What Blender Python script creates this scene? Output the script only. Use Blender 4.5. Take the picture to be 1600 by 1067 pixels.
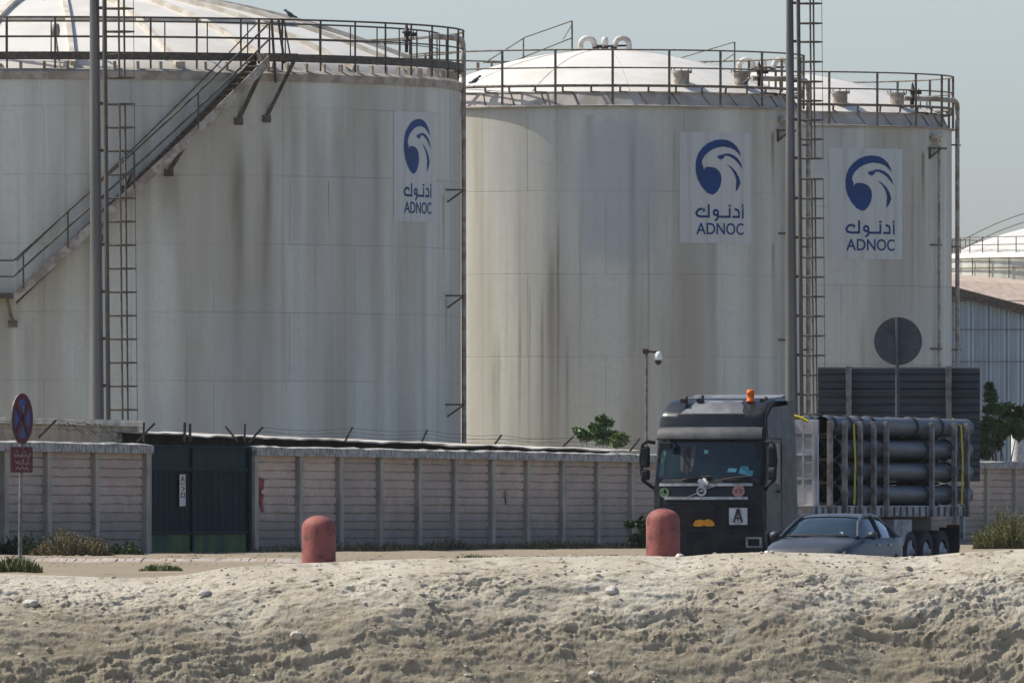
import bpy, bmesh, math, random
import numpy as np
from mathutils import Vector, Matrix
R_ = math.radians
rnd = random.Random(7)
SC = bpy.context.scene
COL = SC.collection
for o in list(bpy.data.objects): bpy.data.objects.remove(o)

# ------------------------------------------------------------ camera, sky, sun
EYE = 1.35; HZ = 805.0; F = 22000.0
cam = bpy.data.cameras.new('camera'); camo = bpy.data.objects.new('camera', cam); COL.objects.link(camo)
cam.sensor_width = 36; cam.lens = 36 * F / 1600; cam.shift_y = (HZ - 533.5) / 1600
cam.clip_start = 1; cam.clip_end = 9000
camo.location = (0, 0, EYE); camo.rotation_euler = (R_(90), 0, 0)
SC.camera = camo
SUN_EL = 49; SUN_AZ = 14            # sun stands to the left, 14 degrees behind the picture plane
sdir = Vector((-math.cos(R_(SUN_AZ)) * math.cos(R_(SUN_EL)), math.sin(R_(SUN_AZ)) * math.cos(R_(SUN_EL)), math.sin(R_(SUN_EL))))
w = bpy.data.worlds.new('World'); SC.world = w; w.use_nodes = True
nt = w.node_tree; bg = nt.nodes['Background']
sky = nt.nodes.new('ShaderNodeTexSky'); sky.sky_type = 'NISHITA'; sky.sun_disc = False
sky.sun_elevation = R_(SUN_EL); sky.sun_rotation = R_(-90 + SUN_AZ); sky.air_density = .69; sky.dust_density = 1.75; sky.ozone_density = 2.6
nt.links.new(sky.outputs[0], bg.inputs[0]); bg.inputs[1].default_value = 0.137
sl = bpy.data.lights.new('sun', 'SUN'); sl.energy = 4.1; sl.angle = R_(0.5); sl.color = (1.0, .95, .87)
slo = bpy.data.objects.new('sun', sl); COL.objects.link(slo)
slo.rotation_euler = sdir.to_track_quat('Z', 'Y').to_euler()
SC.view_settings.view_transform = 'Standard'; SC.view_settings.look = 'None'
SC.view_settings.exposure = 0.45; SC.view_settings.gamma = 1.0
SC.cycles.max_bounces = 6

def P(px, py, D):                    # the point seen at a pixel at a given distance
    return Vector(((px - 800) * D / F, D, EYE + (HZ - py) * D / F))

# ------------------------------------------------------------ materials
MATS = {}
class NB:
    def __init__(s, m):
        s.t = m.node_tree; s.co = s.t.nodes.new('ShaderNodeTexCoord').outputs['Object']
    def link(s, a, b): s.t.links.new(a, b)
    def setin(s, sock, v):
        if isinstance(v, bpy.types.NodeSocket): s.t.links.new(v, sock)
        elif isinstance(v, (tuple, list)) and len(v) == 3 and len(sock.default_value) == 4: sock.default_value = (*v, 1)
        else: sock.default_value = v
    def math(s, op, a, b=0.0, c=0.0, clamp=False):
        n = s.t.nodes.new('ShaderNodeMath'); n.operation = op; n.use_clamp = clamp
        s.setin(n.inputs[0], a); s.setin(n.inputs[1], b); s.setin(n.inputs[2], c); return n.outputs[0]
    def ramp(s, v, a, b, x=0.0, y=1.0):
        n = s.t.nodes.new('ShaderNodeMapRange'); n.interpolation_type = 'SMOOTHSTEP'
        for i, q in enumerate((v, a, b, x, y)): s.setin(n.inputs[i], q)
        return n.outputs[0]
    def noise(s, sc=(1, 1, 1), scale=1.0, detail=4, rough=.55, off=(0, 0, 0), dist=0.0):
        mp = s.t.nodes.new('ShaderNodeMapping'); mp.inputs['Scale'].default_value = sc; mp.inputs['Location'].default_value = off
        s.link(s.co, mp.inputs[0])
        n = s.t.nodes.new('ShaderNodeTexNoise'); s.link(mp.outputs[0], n.inputs['Vector'])
        n.inputs['Scale'].default_value = scale; n.inputs['Detail'].default_value = detail; n.inputs['Roughness'].default_value = rough
        n.inputs['Distortion'].default_value = dist
        return n.outputs[0]
    def mix(s, f, a, b, mode='MIX'):
        n = s.t.nodes.new('ShaderNodeMix'); n.data_type = 'RGBA'; n.blend_type = mode; n.clamp_factor = True
        s.setin(n.inputs[0], f); s.setin(n.inputs[6], a); s.setin(n.inputs[7], b); return n.outputs[2]
    def orand(s, a=0.0, b=1.0):
        n = s.t.nodes.new('ShaderNodeObjectInfo'); return s.ramp(n.outputs['Random'], 0, 1, a, b)
    def xyz(s):
        n = s.t.nodes.new('ShaderNodeSeparateXYZ'); s.link(s.co, n.inputs[0]); return n.outputs
    def bump(s, h, strength=.3, dist=.02):
        n = s.t.nodes.new('ShaderNodeBump'); n.inputs['Strength'].default_value = strength; n.inputs['Distance'].default_value = dist
        s.link(h, n.inputs['Height']); return n.outputs[0]

def newmat(name, rough=.7, metal=0.0, spec=.3):
    m = bpy.data.materials.new(name); m.use_nodes = True
    b = m.node_tree.nodes['Principled BSDF']
    b.inputs['Roughness'].default_value = rough; b.inputs['Metallic'].default_value = metal
    b.inputs['Specular IOR Level'].default_value = spec
    MATS[name] = m
    return m, b, NB(m)

def M(name, c1, c2=None, sc=(1, 1, 1), scale=2.0, rough=.7, metal=0.0, lo=.4, hi=.62, bump=0.0, bs=20, spec=.3, detail=5):
    if name in MATS: return MATS[name]
    m, b, n = newmat(name, rough, metal, spec)
    if c2 is None: c2 = tuple(v * .75 for v in c1)
    f = n.ramp(n.noise(sc, scale, detail), lo, hi)
    n.link(n.mix(f, c1, c2), b.inputs['Base Color'])
    if bump: n.link(n.bump(n.noise((1, 1, 1), bs, 4), bump, .03), b.inputs['Normal'])
    return m

# ------------------------------------------------------------ mesh builder
class MB:
    def __init__(s): s.v = []; s.f = []; s.sm = []
    def add(s, vs, fs, smooth=False):
        k = len(s.v); s.v += [tuple(v) for v in vs]; s.f += [tuple(i + k for i in f) for f in fs]; s.sm += [smooth] * len(fs); return s
    def box(s, c, size, rz=0.0, M4=None):
        x, y, z = [q / 2 for q in size]
        vs = [Vector((a, b, d)) for a in (-x, x) for b in (-y, y) for d in (-z, z)]
        if rz: vs = [Matrix.Rotation(rz, 3, 'Z') @ v for v in vs]
        vs = [v + Vector(c) for v in vs]
        if M4: vs = [M4 @ v for v in vs]
        return s.add(vs, [(0, 1, 3, 2), (4, 6, 7, 5), (0, 4, 5, 1), (2, 3, 7, 6), (0, 2, 6, 4), (1, 5, 7, 3)])
    def hexa(s, b, t):                # 4 bottom and 4 top corners, anticlockwise seen from above
        return s.add(list(b) + list(t), [(3, 2, 1, 0), (4, 5, 6, 7), (0, 1, 5, 4), (1, 2, 6, 5), (2, 3, 7, 6), (3, 0, 4, 7)])
    def tube(s, pts, r, n=6, closed=False, r2=None, cap=True):
        pts = [Vector(p) for p in pts]; L = len(pts); vs = []; fs = []
        prev = None
        for i, p in enumerate(pts):
            a = pts[(i - 1) % L] if (closed or i > 0) else p
            b = pts[(i + 1) % L] if (closed or i < L - 1) else p
            t = (b - a).normalized()
            up = prev if prev is not None else (Vector((0, 0, 1)) if abs(t.z) < .9 else Vector((0, 1, 0)))
            sd = t.cross(up)
            if sd.length < 1e-6: sd = t.cross(Vector((1, 0, 0)))
            sd.normalize(); u = sd.cross(t).normalized(); prev = u
            rr = r if r2 is None else r + (r2 - r) * i / max(1, L - 1)
            for k in range(n):
                an = 2 * math.pi * (k + .5) / n
                vs.append(p + sd * math.cos(an) * rr + u * math.sin(an) * rr)
        for i in range(L if closed else L - 1):
            j = (i + 1) % L
            for k in range(n):
                k2 = (k + 1) % n
                fs.append((i * n + k, i * n + k2, j * n + k2, j * n + k))
        s.add(vs, fs, n > 4)
        if cap and not closed:
            s.add([vs[k] for k in range(n)], [tuple(range(n))]); s.add([vs[(L - 1) * n + k] for k in range(n)], [tuple(reversed(range(n)))])
        return s
    def bar(s, a, b, wx, wy=None):    # square bar between two points
        return s.tube([a, b], wx * .7071, 4)
    def lathe(s, prof, n=24, c=(0, 0, 0), a0=0, a1=2 * math.pi, smooth=True, R3=None):
        vs = []; fs = []; full = abs(a1 - a0 - 2 * math.pi) < 1e-6; m = n if full else n + 1
        for (r, z) in prof:
            for k in range(m):
                a = a0 + (a1 - a0) * k / n
                v = Vector((r * math.sin(a), -r * math.cos(a), z))
                if R3: v = R3 @ v
                vs.append(v + Vector(c))
        for i in range(len(prof) - 1):
            for k in range(n):
                k2 = (k + 1) % m
                fs.append((i * m + k, i * m + k2, (i + 1) * m + k2, (i + 1) * m + k))
        return s.add(vs, fs, smooth)
    def prism(s, poly, d, axis='y'):  # poly of 3d points extruded by vector d
        n = len(poly); d = Vector(d); a = [Vector(p) for p in poly]
        return s.add(a + [p + d for p in a], [tuple(range(n)), tuple(reversed(range(n, 2 * n)))] + [(i, i + n, (i + 1) % n + n, (i + 1) % n) for i in range(n)])
    def grid(s, fn, us, vs_, smooth=True, flip=False):
        vs = [fn(u, v) for v in vs_ for u in us]; n = len(us)
        fs = []
        for j in range(len(vs_) - 1):
            for i in range(n - 1):
                q = (j * n + i, j * n + i + 1, (j + 1) * n + i + 1, (j + 1) * n + i)
                fs.append(q if not flip else q[::-1])
        return s.add(vs, fs, smooth)

def obj(name, mb, mat, parent=None, world=False, label=None, bevel=0.0, seg=2):
    me = bpy.data.meshes.new(name)
    vs = mb.v
    if world and parent is not None:
        inv = parent.matrix_basis.inverted(); vs = [inv @ Vector(v) for v in vs]
    me.from_pydata([tuple(v) for v in vs], [], mb.f); me.update()
    me.polygons.foreach_set('use_smooth', mb.sm)
    if mat: me.materials.append(mat)
    o = bpy.data.objects.new(name, me); COL.objects.link(o)
    if parent is not None: o.parent = parent
    if label: o['label'] = label
    if bevel:
        b = o.modifiers.new('bevel', 'BEVEL'); b.width = bevel; b.segments = seg; b.limit_method = 'ANGLE'; b.angle_limit = R_(35)
    return o
def tag(o, label, cat, group=None):
    o['label'] = label; o['category'] = cat
    if group: o['group'] = group
    return o
def thing(name, label, cat, loc=(0, 0, 0), rz=0.0, group=None):
    o = bpy.data.objects.new(name, None); o.empty_display_size = .3; COL.objects.link(o)
    o.rotation_euler = (0, 0, rz); o.location = loc
    o.matrix_basis = Matrix.Translation(Vector(loc)) @ Matrix.Rotation(rz, 4, 'Z')
    return tag(o, label, cat, group)
def struct(name, mb, mat, kind='structure'):
    o = obj(name, mb, mat); o['kind'] = kind; return o
def solo(name, mb, mat, label, cat, loc, group=None, bevel=0.0):      # a thing that is one mesh; verts in world coordinates
    L = Vector(loc); mb.v = [tuple(Vector(v) - L) for v in mb.v]
    o = obj(name, mb, mat, bevel=bevel); o.location = L; return tag(o, label, cat, group)

STEEL = M('dark steel', (.065, .058, .048), (.12, .095, .065), scale=6, rough=.65)
GALV = M('galvanised steel', (.20, .20, .19), (.11, .105, .095), scale=5, rough=.55, metal=.3)
BEIGE = M('beige painted steel', (.42, .38, .32), (.25, .20, .15), scale=3, rough=.6)
RAILP = M('weathered rail paint', (.20, .175, .135), (.10, .082, .058), scale=8, rough=.7)
WHITEP = M('white pipe paint', (.62, .58, .52), (.42, .36, .29), scale=5, rough=.5)
DARKV = M('dark valve iron', (.03, .028, .026), (.08, .04, .025), scale=9, rough=.6)

# ------------------------------------------------------------ ground
def sst(a, b, x):
    t = np.clip((x - a) / (b - a), 0, 1); return t * t * (3 - 2 * t)
def ground_z(X, Y):
    p = (X - 4.52) * .940 - (Y - 319) * .342; q = (X - 4.52) * .342 + (Y - 319) * .940
    low = sst(-6, -3, p) * (1 - sst(17, 20, p)) * sst(-4, -1, X) * (1 - sst(40, 70, q))
    z = .4 - .4 * low
    return np.where(Y < 132.5, -1.0 + 1.4 * sst(128.5, 132.5, Y), z)
# value noise in numpy
def vnoise(x, y, seed=0):
    xi = np.floor(x).astype(np.int64); yi = np.floor(y).astype(np.int64); xf = x - xi; yf = y - yi
    def h(a, b):
        n = (a * 374761393 + b * 668265263 + seed * 1442695041) & 0xffffffff
        n = ((n ^ (n >> 13)) * 1274126177) & 0xffffffff
        return ((n ^ (n >> 16)) & 0xffff) / 65535.0
    u = xf * xf * xf * (xf * (xf * 6 - 15) + 10); v = yf * yf * yf * (yf * (yf * 6 - 15) + 10)
    return (h(xi, yi) * (1 - u) + h(xi + 1, yi) * u) * (1 - v) + (h(xi, yi + 1) * (1 - u) + h(xi + 1, yi + 1) * u) * v
def fbm(x, y, o=5, seed=0, g=.5):
    s = 0; a = 1; t = 0
    for i in range(o):
        c, d = math.cos(.7 * i), math.sin(.7 * i)
        s = s + a * vnoise((x * c - y * d) + 17.3 * i, (x * d + y * c) - 9.1 * i, seed + i); t += a; a *= g; x = x * 2.03; y = y * 2.03
    return s / t
def npmesh(name, X, Y, Z, mat, smooth=True):
    h, wd = X.shape
    me = bpy.data.meshes.new(name)
    co = np.stack([X, Y, Z], -1).reshape(-1, 3).astype(np.float32)
    idx = np.arange(h * wd).reshape(h, wd)
    q = np.stack([idx[:-1, :-1], idx[:-1, 1:], idx[1:, 1:], idx[1:, :-1]], -1).reshape(-1, 4).astype(np.int32)
    me.vertices.add(len(co)); me.vertices.foreach_set('co', co.ravel())
    me.loops.add(q.size); me.loops.foreach_set('vertex_index', q.ravel())
    me.polygons.add(len(q)); me.polygons.foreach_set('loop_start', np.arange(0, q.size, 4, dtype=np.int32))
    me.polygons.foreach_set('use_smooth', np.full(len(q), smooth)); me.update(calc_edges=True); me.validate()
    me.materials.append(mat)
    o = bpy.data.objects.new(name, me); COL.objects.link(o); return o

m, b, n = newmat('dry sandy ground', .95, 0, .1)
c = n.mix(n.ramp(n.noise((1, 1, 1), .6, 6), .35, .65), (.28, .23, .155), (.225, .19, .135))
c = n.mix(n.ramp(n.noise((1, 1, 1), 7, 4), .45, .7), c, (.20, .16, .11))
n.link(c, b.inputs['Base Color']); n.link(n.bump(n.noise((1, 1, 1), 9, 6), .8, .05), b.inputs['Normal'])
ys = np.concatenate([[-300, -60, 0, 60, 100, 120], np.arange(125, 136, .5), np.arange(137, 260, 6), np.arange(260, 480, 1.0), np.arange(485, 700, 15), [800, 1000, 1500, 2500, 4500]])
xs = np.concatenate([[-2500, -900, -400, -200, -100, -60], np.arange(-40, 45, .7), [60, 100, 200, 400, 900, 2500]])
X, Y = np.meshgrid(xs, ys); Z = ground_z(X, Y)
Z = Z + np.where((Y > 140) & (Y < 470) & (abs(X) < 40), (fbm(X * .8, Y * .3, 4, 5) - .5) * .10, 0)
g = npmesh('ground', X, Y, Z, MATS['dry sandy ground']); g['kind'] = 'structure'

m, b, n = newmat('worn asphalt', .9, 0, .2)
n.link(n.mix(n.ramp(n.noise((1, 1, 1), 3, 6), .35, .65), (.055, .053, .05), (.10, .09, .075)), b.inputs['Base Color'])
pp = np.arange(-2.5, 16.6, .8); qq = np.arange(-40, 38, .8)
PPp, QQ = np.meshgrid(pp, qq); lo_ = np.maximum(-2.5, (-5.6 - .342 * QQ) / .94); PPp = lo_ + (PPp + 2.5) / 19.1 * (16.6 - lo_)
RX = 4.52 + PPp * .940 + QQ * .342; RY = 319 - PPp * .342 + QQ * .940
rd = npmesh('road', RX, RY, ground_z(RX, RY) + .07, MATS['worn asphalt']); rd['kind'] = 'structure'

# ------------------------------------------------------------ the sand bank in front
crest_px = [(-700, 890), (-200, 894), (0, 896), (100, 899), (200, 903), (260, 900), (300, 896), (345, 888), (400, 883), (450, 880), (520, 878), (640, 873), (800, 870), (1000, 868), (1060, 870), (1120, 865), (1200, 862), (1300, 864), (1400, 870), (1450, 868), (1500, 863), (1600, 858), (1800, 856), (2400, 862)]
D0 = 131.0; S0 = F / D0
xs = np.concatenate([np.arange(-9, -5.1, .08), np.arange(-5.1, 5.1, .0085), np.arange(5.1, 9, .08)])
ts = np.concatenate([np.arange(-1.6, -.3, .05), np.arange(-.3, 1.2, .0075), np.arange(1.2, 1.6, .008), np.arange(1.6, 2.3, .05)])
X, T = np.meshgrid(xs, ts)
cz = EYE - (np.interp(800 + X * S0, [q[0] for q in crest_px], [q[1] for q in crest_px]) - HZ) / S0
dv = fbm(X * .9, T * .9, 3, 40) - .5
Tf = np.clip(T, 0, None)
k = 1.15
drop = .33 * np.clip(Tf, 0, .1) * 5 * np.clip(Tf, 0, .1) * 2 + .33 * np.clip(Tf - .1, 0, 9) + 1.15 * np.clip(Tf - .5, 0, .62) ** 2 + np.clip(Tf - 1.12, 0, 9) * 1.43
drop = drop * (1 + .3 * dv)
back = np.clip(-T, 0, None)
Zb = cz - drop - .42 * back ** 1.5
Yb = D0 - T
sl_ = np.gradient(drop, axis=0) / np.gradient(T, axis=0); A = np.cumsum(np.sqrt(1 + sl_ ** 2) * np.gradient(T, axis=0), axis=0); A = A.mean(axis=1, keepdims=True) * np.ones_like(X)
amp = (sst(-.2, .8, T) * .75 + .25) * (1 - .6 * (1 - sst(.0, .35, T)))
xw = X + .25 * fbm(X * 1.3, A * 1.3, 3, 90); aw = A + .2 * fbm(X * 1.5 + 5, A * 1.5, 3, 91)
n1 = fbm(xw * 1.1 + 3, aw * 2.4, 6, 1, .55) - .5
n2 = fbm(xw * 5, aw * 9, 6, 11, .62) - .5
rg = 1 - abs(2 * fbm(xw * 2.6, aw * 6, 5, 21, .6) - 1)
n3 = fbm(X * 26, A * 34, 4, 31, .7) - .5
pit = np.clip(.40 - fbm(xw * 8, aw * 15, 4, 51, .6), 0, 1)
n4 = fbm(xw * 1.6 + 9, aw * 6.5, 5, 71, .55) - .5
msk = sst(.40, .66, fbm(xw * .9, aw * 1.7, 4, 81))
disp = .72 * amp * (n1 * .13 + n4 * .09 + n2 * (.03 + .06 * msk) + (rg - .8) * (.01 + .035 * msk) - pit * (.06 + .16 * msk)) + (amp * .7 + .12) * n3 * (.014 + .018 * msk)
nx, nz = -.6, .8
Yb = Yb + disp * nx * sst(-.1, .5, T); Zb = Zb + disp * (nz * sst(-.1, .6, T) + .35 * (1 - sst(-.1, .6, T)))
m, b, n = newmat('pale lime sand', .95, 0, .08)
c = n.mix(n.ramp(n.noise((1, 1, 1), 1.1, 6), .36, .64), (.68, .62, .49), (.55, .485, .365))
c = n.mix(n.ramp(n.noise((1, 1, 2), 9, 5), .5, .72), c, (.31, .265, .19))
c = n.mix(n.ramp(n.noise((1, 1, 1), 26, 4), .55, .75), c, (.60, .56, .47))
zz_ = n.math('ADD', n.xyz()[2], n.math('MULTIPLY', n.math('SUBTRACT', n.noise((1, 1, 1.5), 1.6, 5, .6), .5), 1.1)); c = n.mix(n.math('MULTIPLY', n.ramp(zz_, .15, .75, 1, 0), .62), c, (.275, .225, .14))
n.link(c, b.inputs['Base Color']); n.link(n.bump(n.noise((1, 1, 1), 60, 7, .75), 1.0, .03), b.inputs['Normal'])
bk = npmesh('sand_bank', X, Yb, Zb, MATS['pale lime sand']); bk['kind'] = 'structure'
def bank_at(x, t):
    i = int(np.argmin(abs(xs - x))); j = int(np.argmin(abs(ts - t))); return Vector((X[j, i], Yb[j, i], Zb[j, i]))
def bank_px(px, py):                  # first point of the bank seen at a pixel
    i = int(np.argmin(abs(xs - (px - 800) / S0)))
    yy = HZ - (Zb[:, i] - EYE) * F / Yb[:, i]
    j = int(np.argmin(np.where(ts > -.05, abs(yy - py), 1e9))); return Vector((X[j, i], Yb[j, i], Zb[j, i]))
def rock(mb, c, r, seed, flat=.7, sub=1):
    bm = bmesh.new(); bmesh.ops.create_icosphere(bm, subdivisions=sub, radius=1.0); rr = random.Random(seed)
    ax = [rr.uniform(.7, 1.3), rr.uniform(.7, 1.2), rr.uniform(.5, 1) * flat]; rz = rr.uniform(0, 6.28)
    pl = [(Vector((rr.gauss(0, 1), rr.gauss(0, 1), rr.gauss(0, 1))).normalized(), rr.uniform(.55, .85)) for _ in range(7)]
    vs = []
    for v in bm.verts:
        p = v.co.copy()
        for d, q in pl:
            e = p.dot(d)
            if e > q: p -= d * (e - q)
        p = Vector((p.x * ax[0], p.y * ax[1], p.z * ax[2])); p.rotate(Matrix.Rotation(rz, 3, 'Z')); vs.append(p * r + Vector(c))
    idx = {v: i for i, v in enumerate(bm.verts)}
    mb.add(vs, [tuple(idx[v] for v in f.verts) for f in bm.faces], False); bm.free()
gb = MB()
for i in range(5200):
    x = rnd.uniform(-5.2, 5.2); t = rnd.uniform(-.15, 1.6); r = .004 + .03 * rnd.random() ** 9
    p = bank_at(x, t); rock(gb, p, r, i)
STONEM = M('limestone', (.55, .52, .46), (.38, .34, .28), scale=30, rough=.9, bump=.4, bs=60)
GRAVM = M('bank gravel', (.46, .42, .35), (.30, .25, .19), scale=3, rough=.95)
struct('gravel', gb, GRAVM, 'stuff')
for px, py, r, lb in [(52, 942, .065, 'squat off-white stone on the far left of the sand bank'),
                      (468, 992, .075, 'pale yellowish stone halfway down the bank below the left bollard'),
                      (955, 922, .075, 'bluish white stone near the bank top, left of the truck'),
                      (1385, 918, .10, 'low whitish slab of stone on the bank below the parked car'),
                      (320, 928, .085, 'long thin pale stone just under the crest right of the sign post'),
                      (1062, 866, .055, 'small stone on the crest at the foot of the right bollard'),
                      (926, 1052, .05, 'small stone low on the bank near the bottom of the frame'),
                      (1418, 888, .06, 'brown stone on the upper bank below the rear of the car')]:
    mb = MB(); p = bank_px(px, py); rock(mb, p, r, int(px), .8 if r < .09 else .45, 2)
    solo('stone', mb, STONEM if 'brown' not in lb else GRAVM, lb, 'stone', p, 'stones lying on the sand bank')

# ------------------------------------------------------------ marks wrapped on the tanks
def fontmesh(txt, size, bold=.0):
    cu = bpy.data.curves.new('t', 'FONT'); cu.body = txt; cu.size = size; cu.offset = bold; cu.align_x = 'CENTER'; cu.resolution_u = 4
    o = bpy.data.objects.new('t', cu); COL.objects.link(o)
    dg = bpy.context.evaluated_depsgraph_get(); dg.update()
    me = bpy.data.meshes.new_from_object(o.evaluated_get(dg))
    vs = [(v.co.x, v.co.y) for v in me.vertices]; fs = [tuple(p.vertices) for p in me.polygons]
    bpy.data.objects.remove(o); bpy.data.curves.remove(cu); bpy.data.meshes.remove(me)
    return vs, fs
def stroke(pts, wd):                  # a pen stroke as quads
    out = []
    for (a, b) in zip(pts[:-1], pts[1:]):
        a = Vector(a); b = Vector(b); d = (b - a)
        if d.length < 1e-9: continue
        d.normalize(); q = Vector((-d.y, d.x)) * wd / 2; e = d * wd * .35
        out.append([a - q - e, b - q + e, b + q + e, a + q - e])
    return out
def wrap(polys, fn, step=.15):        # polys of 2d points -> triangulated, sliced and mapped by fn
    bm = bmesh.new()
    for p in polys:
        vs = [bm.verts.new((q[0], q[1], 0)) for q in p]
        try: bm.faces.new(vs)
        except ValueError: pass
    bmesh.ops.triangulate(bm, faces=bm.faces[:])
    us = [v.co.x for v in bm.verts]; u = math.floor(min(us) / step) * step
    while u < max(us):
        bmesh.ops.bisect_plane(bm, geom=bm.verts[:] + bm.edges[:] + bm.faces[:], plane_co=(u, 0, 0), plane_no=(1, 0, 0)); u += step
    bm.verts.index_update(); mb = MB()
    for f in bm.faces:
        if f.normal.z < 0: f.normal_flip()
    mb.add([fn(v.co.x, v.co.y) for v in bm.verts], [tuple(v.index for v in f.verts) for f in bm.faces]); bm.free(); return mb
LOGO = [[(325,580),(285,562),(245,515),(215,455),(202,400),(200,340),(208,290),(225,245),(255,205),(295,170),(345,148),(400,140),(450,145),(495,165),(530,195),(555,235),(568,275),(545,250),(515,225),(480,208),(440,200),(405,198),(370,205),(335,218),(300,240),(270,270),(252,305),(248,330),(258,355),(262,385),(272,365),(290,358),(320,360),(355,368),(380,390),(396,420),(400,460),(392,505),(370,548),(345,572)],
        [(365,275),(385,265),(412,260),(425,253),(460,250),(500,262),(540,290),(565,325),(582,375),(560,348),(535,320),(500,292),(460,272),(428,268),(420,285),(405,298),(388,298),(372,287)],
        [(440,335),(480,355),(520,390),(548,435),(562,480),(545,520),(518,555),(522,500),(525,460),(512,420),(485,375)]]
def logo_polys(W, H):
    def c(p): return ((p[0] - 375) / 580 * W, -(p[1] - 522) / 875 * H)
    out = [[c(p) for p in L] for L in LOGO]
    ar = [[(248,690),(222,698),(206,722),(214,744),(240,751),(300,751),(300,660)], [(268,690),(254,696),(270,704),(254,712)],
          [(372,751),(372,712),(362,700),(348,700),(338,712),(338,728),(350,738),(372,736)], [(372,745),(368,768),(352,780)],
          [(372,751),(468,751),(468,688)], [(462,664),(474,664)], [(516,690),(540,698),(548,716),(548,751),(496,751)],
          [(583,688),(583,757)], [(588,652),(576,658),(586,668),(574,672)]]
    for s_, wd in zip(ar, (15, 7, 15, 14, 15, 13, 15, 15, 7)):
        q = [c(p) for p in s_]; out += stroke(q, wd / 580 * W)
    return out
ADN = fontmesh('ADNOC', 1.0, .012)
def adnoc_polys(W, H):
    vs, fs = ADN; x0 = min(v[0] for v in vs); x1 = max(v[0] for v in vs); y0 = min(v[1] for v in vs); y1 = max(v[1] for v in vs)
    out = []
    for f in fs:
        out.append([((205 + (vs[i][0] - x0) / (x1 - x0) * 385 - 375) / 580 * W, -((893 - (vs[i][1] - y0) / (y1 - y0) * 93) - 522) / 875 * H) for i in f])
    return out
BLUE = M('logo blue paint', (.004, .048, .185), (.008, .04, .135), scale=1.5, rough=.6)

# ------------------------------------------------------------ tank materials
def tankmat(name, R, stains, seed, bluish=(), rowh=2.78, rowz=.72):
    m, b, n = newmat(name, .55, 0, .25)
    x, y, z = n.xyz()
    clean = (.65, .655, .56); tan = (.46, .435, .345); brown = (.26, .215, .15)
    s1 = n.noise((1.1, 1.1, .035), 1, 5, .55, (seed, 0, 0)); s2 = n.noise((4.5, 4.5, .07), 1, 5, .6, (seed * 2, 3, 0))
    cl = n.noise((.22, .22, .16), 1, 4, .55, (0, seed, 5)); s3 = n.noise((13, 13, .15), 1, 3, .6, (seed * 2, 3, 0))
    bl = n.noise((.5, .5, .05), 1, 4, .5, (seed * 3, 1, 0)); c = n.mix(n.ramp(bl, .36, .64), clean, tan); c = n.mix(n.math('MULTIPLY', n.ramp(s1, .42, .7), .55), c, (.38, .34, .26)); c = n.mix(n.math('MULTIPLY', n.ramp(n.noise((1, 1, 1), 9, 8, .8), .35, .75), .22), c, (.30, .28, .23))
    c = n.mix(n.math('MULTIPLY', n.ramp(s2, .54, .78), .42), c, brown)
    c = n.mix(n.math('MULTIPLY', n.ramp(s3, .55, .8), .13), c, brown)
    c = n.mix(n.math('MULTIPLY', n.ramp(cl, .48, .72), .5), c, (.47, .475, .465))
    c = n.mix(n.math('MULTIPLY', n.ramp(n.noise((1, 1, 1), 3.5, 7, .7), .5, .8), .3), c, (.34, .31, .26))
    ang = n.math('ARCTAN2', x, n.math('MULTIPLY', y, -1.0))
    comb = n.t.nodes.new('ShaderNodeCombineXYZ'); n.link(n.math('MULTIPLY', ang, R), comb.inputs[0]); n.link(n.math('SUBTRACT', z, rowz), comb.inputs[1])
    br = n.t.nodes.new('ShaderNodeTexBrick'); n.link(comb.outputs[0], br.inputs['Vector'])
    br.inputs['Scale'].default_value = 1; br.inputs['Mortar Size'].default_value = .022; br.inputs['Mortar Smooth'].default_value = .6
    br.inputs['Brick Width'].default_value = 5.4; br.inputs['Row Height'].default_value = rowh
    br.inputs['Color1'].default_value = (0, 0, 0, 1); br.inputs['Color2'].default_value = (1, 1, 1, 1); br.inputs['Mortar'].default_value = (.5, .5, .5, 1)
    c = n.mix(n.math('MULTIPLY', br.outputs['Color'], .07), c, (.30, .29, .27))
    c = n.mix(n.math('MULTIPLY', br.outputs['Fac'], n.ramp(cl, .35, .65, .05, .42)), c, (.17, .155, .13))
    wob = n.noise((2, 2, .3), 1, 3, .5)
    for (a0, zt, ln, wd, st) in stains:          # run-off stains: angle, top, length, width in metres, strength
        d = n.math('ABSOLUTE', n.math('ADD', n.math('SUBTRACT', n.math('MULTIPLY', ang, R), a0 * R), n.math('MULTIPLY', n.math('SUBTRACT', wob, .5), wd * 1.2)))
        f = n.math('MULTIPLY', n.ramp(d, 0, wd, 1, 0), n.math('MULTIPLY', n.ramp(z, zt - min(2.2, ln * .3) if ln > 3.2 else zt - .2, zt, 1, 0), n.ramp(z, zt - ln, zt, .0, st * 1.1)))
        c = n.mix(f, c, (.17, .135, .085))
    for (a0, zc, ra, rz_, st) in bluish:         # repainted blotches
        d1 = n.math('POWER', n.math('DIVIDE', n.math('SUBTRACT', n.math('MULTIPLY', ang, R), a0 * R), ra), 2.0)
        d2 = n.math('POWER', n.math('ABSOLUTE', n.math('DIVIDE', n.math('SUBTRACT', z, zc), rz_)), 4.0)
        c = n.mix(n.ramp(n.math('ADD', n.math('ADD', d1, d2), n.math('SUBTRACT', wob, .5)), .35, 1.3, st, 0), c, (.38, .405, .43))
    n.link(c, b.inputs['Base Color'])
    n.link(n.bump(n.math('ADD', n.math('MULTIPLY', br.outputs['Fac'], -.5), cl), .25, .05), b.inputs['Normal'])
    return m
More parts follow.
